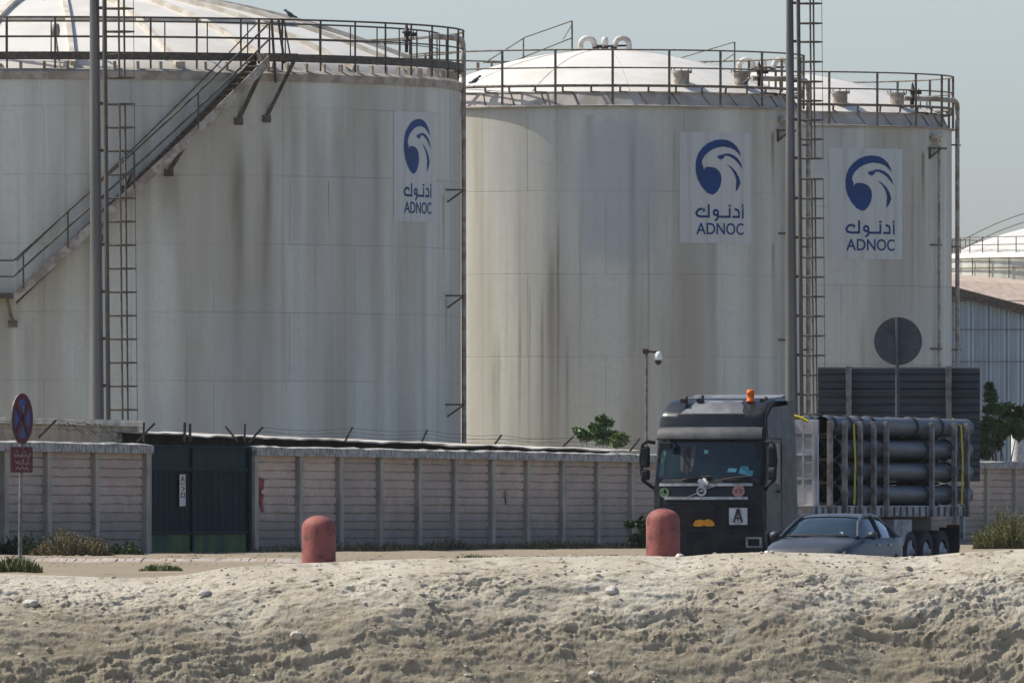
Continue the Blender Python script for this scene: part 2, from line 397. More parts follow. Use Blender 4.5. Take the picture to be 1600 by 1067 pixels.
def patchmat():
    m, b, n = newmat('sign patch white paint', .6, 0, .2)
    s2 = n.noise((4, 4, .1), 1, 4, .6)
    c = n.mix(n.math('MULTIPLY', n.ramp(s2, .45, .7), .6), (.55, .56, .525), (.43, .415, .355))
    n.link(c, b.inputs['Base Color']); return m
PATCH = patchmat()
m, b, n = newmat('white dome paint', .5, 0, .3)
c = n.mix(n.ramp(n.noise((.6, .6, 1), 1, 5), .4, .7), (.62, .595, .53), (.55, .515, .445))
c = n.mix(n.math('MULTIPLY', n.ramp(n.noise((1, 1, 1), 4, 6), .55, .75), .4), c, (.56, .50, .41))
n.link(c, b.inputs['Base Color'])
DOME = MATS['white dome paint']
RIB = M('dome rib beige', (.55, .51, .43), (.42, .37, .29), scale=2, rough=.7)
SKIRT = M('beige roof skirt', (.46, .42, .37), (.34, .30, .25), scale=1.2, rough=.8)  # skirt tone is darker than the dome
RIM = M('tank rim', (.40, .365, .31), (.27, .23, .18), scale=2, rough=.7)

GZ = .4
class Tank:
    def __init__(s, cpx, rpx, D, label, rim=15.12):
        sc = F / D; s.cx = (cpx - 800) / sc; s.D = D; s.R = rpx / sc; s.cpx = cpx; s.rpx = rpx; s.rim = rim
        s.root = thing('storage_tank', label, 'storage tank', (s.cx, D, GZ), 0, 'storage tanks')
    def c(s, a, r, z):                # local point; a in degrees, 0 faces the camera, + to the right; z in world height
        a = R_(a); return Vector((r * math.sin(a), -r * math.cos(a), z - GZ))
    def ang(s, px): return math.degrees(math.asin(max(-1, min(1, (px - s.cpx) / s.rpx))))
    def zat(s, py, a, r=None):        # height seen at image row py at angle a
        r = s.R if r is None else r; D = s.D - r * math.cos(R_(a)); return EYE + (HZ - py) * D / F
    def part(s, name, mb, mat, **k): return obj(name, mb, mat, s.root, **k)
    def ring(s, r, z, rad, a0=0, a1=360, n=72, sides=5, mb=None):
        mb = mb or MB(); full = (a1 - a0) >= 360
        pts = [s.c(a0 + (a1 - a0) * i / n, r, z) for i in range(n if full else n + 1)]
        return mb.tube(pts, rad, sides, closed=full)
    def logo(s, px0, px1, py0, py1):
        a0, a1 = s.ang(px0), s.ang(px1); am = (a0 + a1) / 2; W = R_(a1 - a0) * s.R
        z1, z0 = s.zat(py0, am), s.zat(py1, am); H = z1 - z0; zc = (z0 + z1) / 2 - GZ
        def fn(off):
            return lambda u, v: Vector(((s.R + off) * math.sin(R_(am) + u / s.R), -(s.R + off) * math.cos(R_(am) + u / s.R), zc + v))
        o = s.part('sign_panel', wrap([[(-W/2, -H/2), (W/2, -H/2), (W/2, H/2), (-W/2, H/2)]], fn(.012)), PATCH)
        e = obj('emblem', wrap(logo_polys(W, H), fn(.022)), BLUE, o); obj('lettering', wrap(adnoc_polys(W, H), fn(.022)), BLUE, o)

def bracket(mb, T, px, py, w=.25, out=.22, drop=.4, sw=.035):       # little triangular pipe bracket
    a = T.ang(px); z = T.zat(py, a)
    p0 = T.c(a - math.degrees(w / T.R), T.R - .02, z); p1 = T.c(a, T.R + out, z)
    mb.bar(T.c(a, T.R - .03, z), p1, sw); mb.bar(p0, p1, sw); mb.bar(T.c(a, T.R - .03, z - drop), p1, sw)

# ---- tank 1 : the big one at the left
T = Tank(90, 630, 450, 'huge grey-white tank on the left with a diagonal outside staircase')
R = T.R; st = lambda px, zt, ln, wd, s_: (R_(T.ang(px)), zt - GZ, ln, wd, s_)
tm = tankmat('left tank paint', R, [st(383, 13.7, 9.5, .34, .75), st(425, 13.7, 9.5, .30, .7), st(278, 12.1, 3, .5, .5), st(535, 14.9, 13, .5, .30), st(592, 14.9, 13, .45, .32), st(65, 8.3, 6, .35, .45), st(30, 8.6, 5, .5, .3), st(470, 15, 10, .3, .25), st(694, 11.6, 3, .2, .5), st(698, 8.3, 3, .2, .5), st(500, 15, 14, .8, .25), st(640, 15, 14, .6, .22), st(170, 12, 10, .6, .2), st(519, 11.9, 2.2, .035, .9)], 1.7, (), 2.13, .88)
T.part('shell', MB().lathe([(R, 0), (R, T.rim - GZ)], 160), tm)
T.part('rim', MB().lathe([(R + .002, T.rim - GZ - .24), (R + .05, T.rim - GZ - .24), (R + .09, T.rim - GZ), (R - .1, T.rim - GZ + .10), (R - .35, T.rim - GZ + .12)], 160, smooth=False), RIM)
dome = lambda r: T.rim + .10 + 2.9 * (1 - (r / R) ** 2)
T.part('dome', MB().lathe([(R - .25, T.rim - GZ - .05)] + [(R * k / 24, dome(R * k / 24) - GZ) for k in range(23, -1, -1)], 120), DOME)
for i in range(24):
    a = 4 + i * 15; mb = MB()
    pts = [T.c(a, R * k / 12 * .985, dome(R * k / 12 * .985) + .07) for k in range(1, 13)]
    mb.tube(pts, .11, 4); T.part('roof_rib', mb, RIB)
mb = MB()
for rr_ in (.33, .66): T.ring(R * rr_, dome(R * rr_) + .06, .07, mb=mb)
T.part('roof_ring', mb, RIB)
# edge blocks under the walkway
mb = MB()
for i in range(110):
    a = i * 360 / 110; p = T.c(a, R - .12, T.rim + .16); mb.box(p, (.09, .12, .34), R_(a))
T.part('walkway_stub', mb, RIM)['kind'] = 'stuff'
wz = T.zat(87, 0)
mb = MB().lathe([(R + .12, wz - GZ - .12), (R + .12, wz - GZ + .12), (R + .06, wz - GZ + .12), (R + .06, wz - GZ + .02), (R - .16, wz - GZ + .02), (R - .16, wz - GZ - .04), (R + .06, wz - GZ - .04), (R + .06, wz - GZ - .13), (R + .12, wz - GZ - .13)], 110, smooth=False)
T.part('walkway', mb, STEEL)
top1 = T.zat(27, 0); mid1 = T.zat(57, 0); bot1 = T.zat(107, 0)
mb = MB()
T.ring(R + .10, top1, .032, n=110, mb=mb); T.ring(R + .10, mid1, .026, n=110, mb=mb)
T.part('handrail', mb, STEEL)
a = T.ang(250)
for i in range(-27, 28):
    aa = a + 6.6 * i
    if abs(aa - a) < 178: T.part('rail_post', MB().bar(T.c(aa, R + .10, bot1), T.c(aa, R + .10, top1), .06), STEEL)
mb = MB(); T.ring(R - .68, top1 - .1, .03, n=90, mb=mb); T.ring(R - .68, mid1, .016, n=90, mb=mb)
for i in range(0, 54): mb.bar(T.c(a + 3 + 6.6 * i, R - .68, T.rim + .3), T.c(a + 3 + 6.6 * i, R - .68, top1 - .1), .04)
T.part('inner_handrail', mb, STEEL)
# staircase (goes down to the left round the shell, landing at the left edge)
aT = T.ang(408); aB = T.ang(48); zT = wz; zB = EYE + (HZ - 460) * (T.D - R - .5) / F
def S(t): return aT + (aB - aT) * t, zT + (zB - zT) * t
ri, ro = R + .12, R + .92; N = 40
def strip(mb, r0, r1, za, zb, f=S, n=24):
    vs = []; fs = []
    for k in range(n + 1):
        a_, z_ = f(k / n)
        for r, dz in ((r0, za), (r1, za), (r1, zb), (r0, zb)): vs.append(T.c(a_, r, z_ + dz))
    for k in range(n):
        for q in range(4): fs.append((k*4+q, k*4+(q+1) % 4, (k+1)*4+(q+1) % 4, (k+1)*4+q))
    mb.add(vs, fs); mb.add(vs[:4], [(0, 1, 2, 3)]); mb.add(vs[-4:], [(3, 2, 1, 0)])
stair = T.part('staircase', (lambda mb: (strip(mb, ro, ro + .035, -.30, .06), mb)[1])(MB()), BEIGE)
mb = MB(); strip(mb, ri - .03, ri, -.30, .06); obj('inner_stringer', mb, STEEL, stair)
mb = MB()
for k in range(N):
    a_, z_ = S((k + .5) / N); mb.box(T.c(a_, (ri + ro) / 2, z_ - .02), (.24, ro - ri, .035), R_(a_))
obj('tread', mb, STEEL, stair)['kind'] = 'stuff'
def helix_rail(mb, r, dz, rad, f=S, n=24, ext=0):
    mb.tube([T.c(f(k / n)[0], r, f(k / n)[1] + dz) for k in range(n + 1)], rad, 5)
mb = MB()
for r, rad in ((ro + .02, .034), (ri, .024)):
    helix_rail(mb, r, 1.05, rad)
    if r > ri + .1: helix_rail(mb, r, .55, rad)
obj('stair_handrail', mb, STEEL, stair)
for px in (408, 308, 218, 125, 62):
    t = (T.ang(px) - aT) / (aB - aT); a_, z_ = S(max(0, min(1, t)))
    obj('stair_post', MB().bar(T.c(a_, ro + .02, z_ - .1), T.c(a_, ro + .02, z_ + 1.05), .055), STEEL, stair)
# landing at the lower left
zL = zB
mb = MB(); mb.lathe([(R + .02, zL - GZ - .12), (ro + .05, zL - GZ - .12), (ro + .05, zL - GZ + .04), (R + .02, zL - GZ + .04)], 14, a0=R_(aB - 18), a1=R_(aB), smooth=False)
land = T.part('landing', mb, STEEL)
mb = MB(); T.ring(ro + .02, zL + 1.05, .034, aB - 18, aB, 10, mb=mb); T.ring(ro + .02, zL + .55, .028, aB - 18, aB, 10, mb=mb)
for px in (23, -60): mb.bar(T.c(T.ang(px), ro + .02, zL), T.c(T.ang(px), ro + .02, zL + 1.05), .06)
obj('landing_rail', mb, STEEL, land)
S2 = lambda t: (aB - 18 - 16 * t, zL - 4.2 * t)
mb = MB(); strip(mb, ro, ro + .035, -.30, .06, S2, 14); strip(mb, ri - .03, ri, -.3, .06, S2, 14); helix_rail(mb, ro, 1.05, .034, S2); helix_rail(mb, ro, .55, .03, S2)
for k in range(22):
    a_, z_ = S2((k + .5) / 22); mb.box(T.c(a_, (ri + ro) / 2, z_ - .02), (.24, ro - ri, .035), R_(a_))
T.part('lower_staircase', mb, BEIGE)
# struts under the platform and the stair
for (x0, y0, x1, y1, wd) in ((410, 97, 383, 190, .11), (450, 97, 425, 186, .10), (296, 222, 278, 270, .10), (178, 328, 172, 372, .09), (36, 462, 42, 506, .08), (218, 270, 212, 296, .07)):
    a0, a1 = T.ang(x0), T.ang(x1); mb = MB()
    Dd = T.D - (R + .6) * math.cos(R_(a0)); z0 = EYE + (HZ - y0) * Dd / F
    mb.bar(T.c(a0, R + .62, z0), T.c(a1, R - .02, T.zat(y1, a1)), wd); mb.box(T.c(a1, R + .03, T.zat(y1, a1)), (.28, .08, .22), R_(a1))
    T.part('strut', mb, RAILP if x0 < 60 else STEEL)
# top landing frame beside the stair
mb = MB()
for px in (411, 430, 440, 448):
    a_ = T.ang(px); mb.bar(T.c(a_, R + .14 + (px - 411) * .012, T.zat(130 if px == 430 else 100, a_)), T.c(a_, R + .14, top1 - .02), .08 if px < 445 else .05)
mb.box(T.c(T.ang(430), R + .45, wz), (1.1, .75, .22), R_(T.ang(430)))
T.part('stair_platform', mb, STEEL)
# foam pipe on the right edge
mb = MB(); aP = 86.2
pz = T.zat(60, 78); rp = R + .12
path = [T.c(70, R - .1, pz), T.c(78, R + .0, pz + .02), T.c(83.5, R + .02, pz + .03)] + [T.c(84 + 3.6 * q, R + .05 + .03 * q, pz - .30 * (1 - math.sqrt(max(0, 1 - q * q)))) for q in (.3, .6, .85, .96)]
mb.tube(path, .10, 8); mb.tube([T.c(87.5, R + .10, pz - .25), T.c(87.8, R + .12, GZ + .2)], .085, 8)
pipe = T.part('foam_pipe', mb, BEIGE)
mb = MB()
for py in (297, 462, 632): bracket(mb, T, 700, py, out=.55, sw=.05)
obj('pipe_bracket', mb, STEEL, pipe)
def valve(T, px, py, D=None, sc=1.0, name='valve'):
    mb = MB(); a_ = T.ang(px)
    c0 = T.c(a_, T.R - .2, T.zat(py, a_)); 
    mb.lathe([(.0, -.45), (.055, -.45), (.06, -.1), (.14, -.1), (.14, -.04), (.07, -.03), (.09, .15), (.15, .16), (.15, .22), (.08, .23), (.05, .38), (.02, .48), (0, .48)], 10, c0)
    mb.tube([c0 + Vector((0, 0, .12)), c0 + Vector((.32, 0, .12))], .07, 8); mb.lathe([(.001, 0), (.15, 0), (.15, .03), (.001, .03)], 10, c0 + Vector((.2, 0, .12)), R3=Matrix.Rotation(R_(90), 3, 'Y'))
    return T.part(name, mb, DARKV)
valve(T, 646, 60)
# curved pipe lying over the left of the dome
mb = MB()
cp = []
for (px, py, a_) in ((0, 106, 0), (2, 92, 0), (10, 72, 0), (22, 48, 0), (38, 28, 0), (55, 12, 0), (75, 3, 0), (95, -3, 0)):
    cp.append(Vector(((px - 90) / 48.9 * 1.0, -R + .5 + (106 - py) * .07, 0)))
    D = T.D + cp[-1].y; cp[-1].x = (px - 800) * D / F - T.cx; cp[-1].z = EYE + (HZ - py) * D / F - GZ
mb.tube(cp, .13, 8); T.part('roof_pipe', mb, BEIGE)
mb = MB(); q = T.c(1.5, R - .9, T.zat(44, 0) - .15); mb.lathe([(0, -.05), (.14, -.05), (.16, .1), (.13, .28), (.05, .34), (0, .34)], 10, q); mb.tube([q, T.c(2.2, R - .3, T.rim + .1)], .035, 5)
T.part('roof_lamp', mb, BEIGE)
T.logo(618, 681, 175, 347)
T1 = T

# ---- tanks 2 and 3
def small_tank(cpx, rpx, D, label, post_px, seed, stains, blots, lg, name):
    T = Tank(cpx, rpx, D, label); R = T.R; s_ = lambda px, zt, ln, wd, k: (R_(T.ang(px)), zt - GZ, ln, wd, k)
    tm = tankmat(name, R, [s_(*q) for q in stains], seed, [(R_(T.ang(q[0])), q[1] - GZ, q[2], q[3], q[4]) for q in blots])
    T.part('shell', MB().lathe([(R, 0), (R, T.rim - GZ)], 140), tm)
    T.part('rim', MB().lathe([(R + .002, T.rim - GZ - .05), (R + .13, T.rim - GZ - .04), (R + .13, T.rim - GZ), (R - .30, T.rim - GZ + .035)], 140, smooth=False), RIM)
    zs = T.rim + .46
    T.part('roof_skirt', MB().lathe([(R - .12, T.rim - GZ + .01), (R - .33, zs - GZ)], 44, smooth=False), SKIRT)
    T.part('skirt_edge', T.ring(R - .33, zs, .035, n=90), RIB)
    dm = lambda r: zs + 1.62 * (1 - (r / (R - .3)) ** 2)
    T.dm = dm
    T.part('dome', MB().lathe([(R - .31, zs - GZ - .02)] + [((R - .3) * k / 22, dm((R - .3) * k / 22) - GZ) for k in range(21, -1, -1)], 100), DOME)
    mb = MB()
    for i in range(12):
        mb.tube([T.c(7 + i * 30, (R - .4) * k / 9, dm((R - .4) * k / 9) + .004) for k in range(1, 10)], .016, 4)
    T.part('weld_seam', mb, RIB)
    for i in range(36): T.part('skirt_joint', MB().bar(T.c(i * 10 + 2, R - .13, T.rim + .05), T.c(i * 10, R - .31, zs - .03), .03), RAILP)
    k = (D - R) / F
    zt_, zm_, zf_, zb_ = [EYE + (HZ - y) * k for y in post_px[1:]]
    mb = MB(); T.ring(R + .06, zt_, .030, mb=mb); T.ring(R + .06, zm_, .028, mb=mb); T.part('handrail', mb, RAILP)
    mb = MB(); T.ring(R + .04, zf_, .050, mb=mb); T.part('toe_rail', mb, RAILP)
    for i in range(44): aa = i * 8.18; mb = MB(); mb.bar(T.c(aa + 4, R + .04, zf_), T.c(aa + 4, R + .0, zf_ - .2), .07); mb.bar(T.c(aa + 4, R + .0, zf_ - .2), T.c(aa + 6.5, R - .33, zs), .045); T.part('toe_rail_stub', mb, RAILP)
    a0 = T.ang(post_px[0])
    for i in range(22): T.part('rail_post', MB().bar(T.c(a0 + i * 360 / 22, R + .06, zb_), T.c(a0 + i * 360 / 22, R + .06, zt_), .085), RAILP)
    # gooseneck vents and mushroom vent at the crown
    top = dm(0)
    for sg in (-1, 1):
        mb = MB(); sc = F / D; x0 = sg * 38 / sc; x1 = sg * 16 / sc; h0 = top - .1 - GZ; h1 = top + .17 - GZ; rr = abs(x0 - x1) / 2; xc = (x0 + x1) / 2
        pts = [(x0, 0, h0), (x0, 0, h1)] + [(xc + sg * rr * math.cos(q), 0, h1 + rr * math.sin(q) * 1.0) for q in [math.pi * j / 10 for j in range(1, 10)]] + [(x1, 0, h1), (x1 - sg * .04, 0, h1 - .1)]
        mb.tube(pts, .10, 10); v = T.part('gooseneck_vent', mb, WHITEP)
        obj('vent_mouth', MB().tube([(x1 - sg * .03, 0, h1 - .06), (x1 - sg * .05, 0, h1 - .17)], .115, 10), DARKV, v)
    mb = MB().lathe([(0, -.1), (.07, -.1), (.08, .12), (.11, .14), (.13, .3), (.10, .42), (0, .46)], 14, (0, 0, top - GZ)); v = T.part('breather_vent', mb, WHITEP)
    mb = MB().tube([(-.20, 0, top - GZ + .12), (.75, 0, top - GZ + .15)], .035, 6); mb.lathe([(0, -.04), (.13, -.04), (.13, .1), (0, .1)], 10, (0, 0, top - GZ + .04)); mb.lathe([(0, 0), (.1, 0), (.1, .1), (0, .1)], 10, (-.2, 0, top - GZ + .07)); obj('vent_pipework', mb, DARKV, v)
    if lg: T.logo(*lg)
    return T
def hatch(T, px, py, sc=1.0):         # round manway standing on the dome near its edge
    a_ = T.ang(px) * 1.04; r = T.R - .95; zc = T.dm(r)
    mb = MB().lathe([(.27 * sc, -.25), (.27 * sc, .34), (.36 * sc, .36), (.36 * sc, .44), (0, .45)], 20, T.c(a_, r, zc), smooth=False)
    for q in range(8): mb.bar(T.c(a_, r, zc) + Vector((.33 * math.sin(q * .785), .33 * math.cos(q * .785), .42)), T.c(a_, r, zc) + Vector((.33 * math.sin(q * .785), .33 * math.cos(q * .785), .52)), .035)
    return T.part('roof_hatch', mb, BEIGE)
def edge_kit(T, ep, fp, rimy):        # outer gooseneck pipe, foam chamber and its riser; ep = px of edge pipe, fp = px of riser
    R = T.R; pz = T.rim + 1.02
    mb = MB(); pts = [T.c(58, R - .9, pz), T.c(70, R - .2, pz), T.c(80, R + .02, pz)] + [T.c(84 + 3 * q, R + .06 + .13 * q, pz - .22 * (1 - math.sqrt(max(0, 1 - q * q)))) for q in (.4, .7, .9)] + [T.c(87.5, R + .20, pz - .3)]
    mb.tube(pts, .095, 8); mb.tube([T.c(87.5, R + .20, pz - .3), T.c(87.5, R + .20, GZ + .2)], .085, 8)
    p = T.part('foam_pipe', mb, BEIGE); mb = MB()
    for py in (226, 385, 546):
        z = T.zat(py, 80); mb.bar(T.c(84, R - .1, z), T.c(88, R + .3, z), .06)
    obj('pipe_bracket', mb, STEEL, p)
    a_ = T.ang(fp); mb = MB(); zc = T.rim - .32
    mb.tube([T.c(a_, R + .16, zc), T.c(a_, R + .16, GZ + .2)], .06, 8)
    p = T.part('riser_pipe', mb, BEIGE)
    mb = MB()
    mb.lathe([(0, -.22), (.10, -.2), (.12, -.05), (.15, .02), (.13, .16), (.05, .22), (0, .22)], 12, T.c(a_ - 2.5, R + .22, zc), R3=Matrix.Rotation(R_(65), 3, 'Y')); mb.tube([T.c(a_ - 3, R + .2, zc), T.c(a_, R + .16, zc - .35)], .06, 6)
    obj('foam_chamber', mb, WHITEP, p)
    mb = MB()
    for dz, w2 in ((-.75, .40), ):
        z = T.rim + dz; mb.bar(T.c(a_ - 5, R + .1, z), T.c(a_ + 3, R + .28, z), .07); mb.bar(T.c(a_ - 4, R - .02, z - .38), T.c(a_, R + .25, z), .06); mb.box(T.c(a_ - 4, R + .03, z - .16), (.07, .06, .4), R_(a_))
    for py in rimy:
        z = T.zat(py, a_); obj('riser_bracket', MB().bar(T.c(a_ - 3.5, R - .02, z), T.c(a_ + .8, R + .22, z), .06), STEEL, p)
    obj('chamber_bracket', mb, STEEL, p)
    # short platform with its own rail inside the edge
    mb = MB(); zf = T.rim + .52
    for rr in (R - .75,):
        for dz in (0, .5): T.ring(rr, zf + dz, .03, 58, 86, 8, mb=mb)
        for q in range(4): mb.bar(T.c(60 + q * 8, rr, zf), T.c(60 + q * 8, rr, zf + .5), .045)
    mb.add([T.c(56, R - .78, zf), T.c(88, R - .78, zf), T.c(88, R, zf), T.c(56, R, zf)], [(0, 1, 2, 3)])
    T.part('edge_platform', mb, RAILP)
T = small_tank(945, 309, 480, 'rust-streaked white tank in the middle, lit by the sun along its left side', (955, 78, 106, 134, 163), 4.1,
    [(860, 11, 11, .22, .55), (871, 12, 11.5, .09, .6), (847, 9.5, 9, .10, .55), (827, 10, 9, .08, .5), (812, 9, 8, .10, .4), (905, 12, 11, .07, .25), (775, 8, 8, .2, .4), (885, 8, 7, .09, .5), (1010, 13, 12, .06, .5), (985, 15, 13, .22, .55), (1110, 14.9, 13.5, .28, .45), (1050, 14.9, 5, .12, .4), (1205, 14.4, 3, .2, .8), (1205, 10.6, 2, .16, .6), (920, 14.9, 3, .3, .3), (780, 8, 7, .09, .4)],
    [(965, 12.2, 1.5, 2.6, .5)], (1058, 1170, 207, 380), 'middle tank paint')
hatch(T, 1076, 125); hatch(T, 1183, 130, .9); valve(T, 1190, 118); edge_kit(T, 1262, 1222, (365, 531)); T2 = T
def far_rail(T, segs):                # handrails of the access steps on the far side of the dome
    mb = MB()
    for a, b, r in segs:
        D = T.D + 2.5; p = [P(*q, D) - Vector((T.cx, T.D, GZ)) for q in (a, b)]
        mb.tube(p, r, 5)
    T.part('roof_step_rail', mb, RAILP)
far_rail(T, [((760, 97), (820, 59), .022), ((820, 59), (894, 33), .022), ((894, 33), (894, 80), .035), ((818, 60), (818, 93), .03), ((795, 99), (893, 60), .022), ((880, 62), (893, 40), .016), ((755, 98), (795, 99), .022), ((747, 98), (747, 118), .06),
             ((1148, 66), (1148, 112), .03), ((1148, 66), (1060, 92), .018), ((1148, 84), (1128, 97), .018), ((1060, 92), (1035, 104), .018)])
T = small_tank(1193, 294, 503, 'white tank on the right, half hidden behind the middle tank and the tall mast', (1363, 112, 138, 163, 194), 8.3,
    [(1438, 14.3, 3, .2, .85), (1375, 14.9, 9, .2, .35), (1340, 9, 8, .2, .4), (1420, 14.9, 13, .2, .35), (1470, 14.9, 13, .15, .3)], [], (1289, 1404, 232, 405), 'right tank paint')
hatch(T, 1321, 155); hatch(T, 1425, 158, .9); valve(T, 1428, 150); edge_kit(T, 1494, 1457, (383, 545)); T3 = T

# ---- far tank at the right edge
T = Tank(1715, 245, 820, 'distant low tank with a railed white dome at the right edge', rim=1.35 + 403 * (820 - 7) / F); R = T.R
T.root['label'] = 'distant tank with a railed white dome showing above the tan shed roof'
T.part('shell', MB().lathe([(R, 0), (R, T.rim - GZ)], 90), tankmat('far tank paint', R, [], 12.0))
T.part('dome', MB().lathe([(R, T.rim - GZ)] + [(R * k / 12, T.rim - GZ + 2.3 * (1 - (k / 12) ** 2)) for k in range(11, -1, -1)], 80), DOME)
mb = MB()
for dz in (.55, 1.1): T.ring(R + .1, T.rim + dz - 1.15, .04, mb=mb)
for i in range(40): mb.bar(T.c(i * 9, R + .1, T.rim - 1.2), T.c(i * 9, R + .1, T.rim), .06)
T.part('walkway_rail', mb, RAILP)
mb = MB()
for dz in (.45, .9): mb.tube([T.c(i * 5, R * .93, T.rim + .3 + dz + .0 * i) for i in range(72)], .035, 4, closed=True)
for i in range(40): mb.bar(T.c(i * 9, R * .93, T.rim + .25), T.c(i * 9, R * .93, T.rim + 1.2), .06)
for dz in (.5, 1.0): mb.tube([T.c(-62, R * k / 8, T.rim + 2.3 * (1 - (k / 8) ** 2) + dz) for k in range(1, 9)], .03, 4)
T.part('dome_rail', mb, RAILP)

# ------------------------------------------------------------ high masts
MASTM = M('mast galvanised', (.17, .165, .15), (.12, .115, .10), sc=(3, 3, .2), scale=1, rough=.45, metal=.35)
CAGE = M('cage steel', (.09, .083, .07), (.13, .105, .075), scale=6, rough=.7)
def mast(label, D, x_top, x_bot, w_top, w_bot, yb, hoops, gap, ld, cage):
    base = P(x_bot, yb, D); base.z = GZ; root = thing('high_mast', label, 'mast', base, 0, 'high masts beside the tanks')
    ppm = F / D
    def cx(z):                         # centre x px at height
        y = HZ - (z - EYE) * ppm; return x_bot + (x_top - x_bot) * (yb - y) / yb, w_bot + (w_top - w_bot) * (yb - y) / yb
    ring = []
    Zs = [GZ, 4, 8, 12, 16, 20, 26]
    mb = MB(); vs = []; fs = []; N = 16
    for z in Zs:
        x_, w_ = cx(z)
        for k in range(N):
            a = 2 * math.pi * k / N; vs.append(((x_ - 800) / ppm + w_ / 2 / ppm * math.cos(a), D + w_ / 2 / ppm * math.sin(a), z))
    for i in range(len(Zs) - 1):
        for k in range(N): fs.append((i*N+k, i*N+(k+1) % N, (i+1)*N+(k+1) % N, (i+1)*N+k))
    mb.add(vs, fs, True); obj('pole', mb, MASTM, root, True)
    mb = MB().lathe([(0, .0), (.55, .0), (.55, .05), (0, .06)], 16, base); obj('base_plate', mb, GALV, root, True)
    def lx(z, off): x_, w_ = cx(z); return (x_ + ld * (w_ / w_top) ** .3 + off - 800) / ppm
    mb = MB()
    for dy in (-.2, .2): mb.tube([(lx(z, 0), D + dy, z) for z in Zs], .075 if dy < 0 else .06, 6)
    for k in range(int(25 / .3)): z = GZ + .3 + k * .3; mb.tube([(lx(z, 0), D - .2, z), (lx(z, 0), D + .2, z)], .015, 4)
    lad = obj('ladder', mb, CAGE, root, True)
    W = cage / ppm
    for i, y in enumerate(hoops):
        z = EYE + (HZ - y) * D / F; x0 = lx(z, 0)
        mb = MB(); mb.tube([(x0 + q[0] * W, D + q[1], z) for q in ((0, -.22), (.3, -.36), (.6, -.38), (.85, -.25), (1, 0), (.85, .25), (.6, .38), (.3, .36), (0, .22))], .028, 5)
        if i % 2 == 0: mb.bar((x0, D, z + .02), (x0 - (ld - 2) / ppm, D, z + .02), .09)
        obj('cage_hoop', mb, CAGE, root, True)
    def strap(y0, y1):
        mb = MB(); z0 = EYE + (HZ - y0) * D / F; z1 = EYE + (HZ - y1) * D / F
        for u, dy, r in ((.50, -.385, .034), (.66, .385, .034), (1.0, 0, .010)):
            mb.tube([(lx(z0, u * W * ppm), D + dy, z0), (lx(z1, u * W * ppm), D + dy, z1)], r, 5)
        obj('cage_strap', mb, CAGE, root, True)
    strap(-60, gap[0]); strap(gap[1], yb)
    return root
mast('tall grey mast with caged ladder, the one in front of the big left tank', 415, 147.5, 152, 15, 21, 657, [-58, -22, 14, 50, 86, 122] + [163 + 36.7 * i for i in range(15)], (122, 163), 16, 45)
mast('tall grey mast with caged ladder, the one in front of the two right tanks', 466, 1234, 1237, 11, 20, 657, [-54, -24, 6, 37, 66, 97, 128, 158, 188, 218, 248] + [280 + 30.6 * i for i in range(14)], (248, 280), 13, 37)

# ------------------------------------------------------------ boundary wall
m, b, n = newmat('precast wall plank', .9, 0, .1)
c = n.mix(n.ramp(n.noise((.35, .35, 1), 1.2, 5), .35, .65), (.62, .475, .375), (.49, .375, .295)); c = n.mix(n.orand(0, .5), c, (.34, .29, .25))
c = n.mix(n.math('MULTIPLY', n.ramp(n.noise((1, 1, 1), 9, 5, .7), .45, .7), .6), c, (.25, .205, .17))
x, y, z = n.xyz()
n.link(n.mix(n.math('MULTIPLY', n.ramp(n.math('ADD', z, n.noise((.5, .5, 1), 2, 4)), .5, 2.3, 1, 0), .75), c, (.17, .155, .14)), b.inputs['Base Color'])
n.link(n.bump(n.noise((1, 1, 1), 14, 5), .7, .04), b.inputs['Normal']); PLANK = m
CONC = M('grey concrete', (.40, .355, .285), (.29, .255, .205), sc=(1, 1, .5), scale=2.2, rough=.9, bump=.4, bs=14)
CONCL = M('pale concrete', (.78, .69, .53), (.58, .50, .38), sc=(1, 1, .6), scale=1.6, rough=.9, bump=.3, bs=12)
def ws(px): return 60 - .0114 * (px - 390)
def wl(px, off=0.0, z=0.0):           # point on the wall line at image column px; off > 0 behind the wall
    s = ws(px); D = F / s; return Vector(((px - 800) / s - .976 * off, D + .216 * off, z))
WT = EYE + 1.8; WB = GZ - .1
WDIR = (wl(1560) - wl(390)).normalized(); WN = Vector((WDIR.y, -WDIR.x, 0))
def wbox(mb, pa, pb, z0, z1, f, bk):  # slab along the wall between columns pa, pb; f = front protrusion, bk = back offset
    a, b_ = wl(pa), wl(pb)
    q = [a + WN * f, b_ + WN * f, b_ - WN * bk, a - WN * bk]
    mb.hexa([Vector((v.x, v.y, z0)) for v in q], [Vector((v.x, v.y, z1)) for v in q])
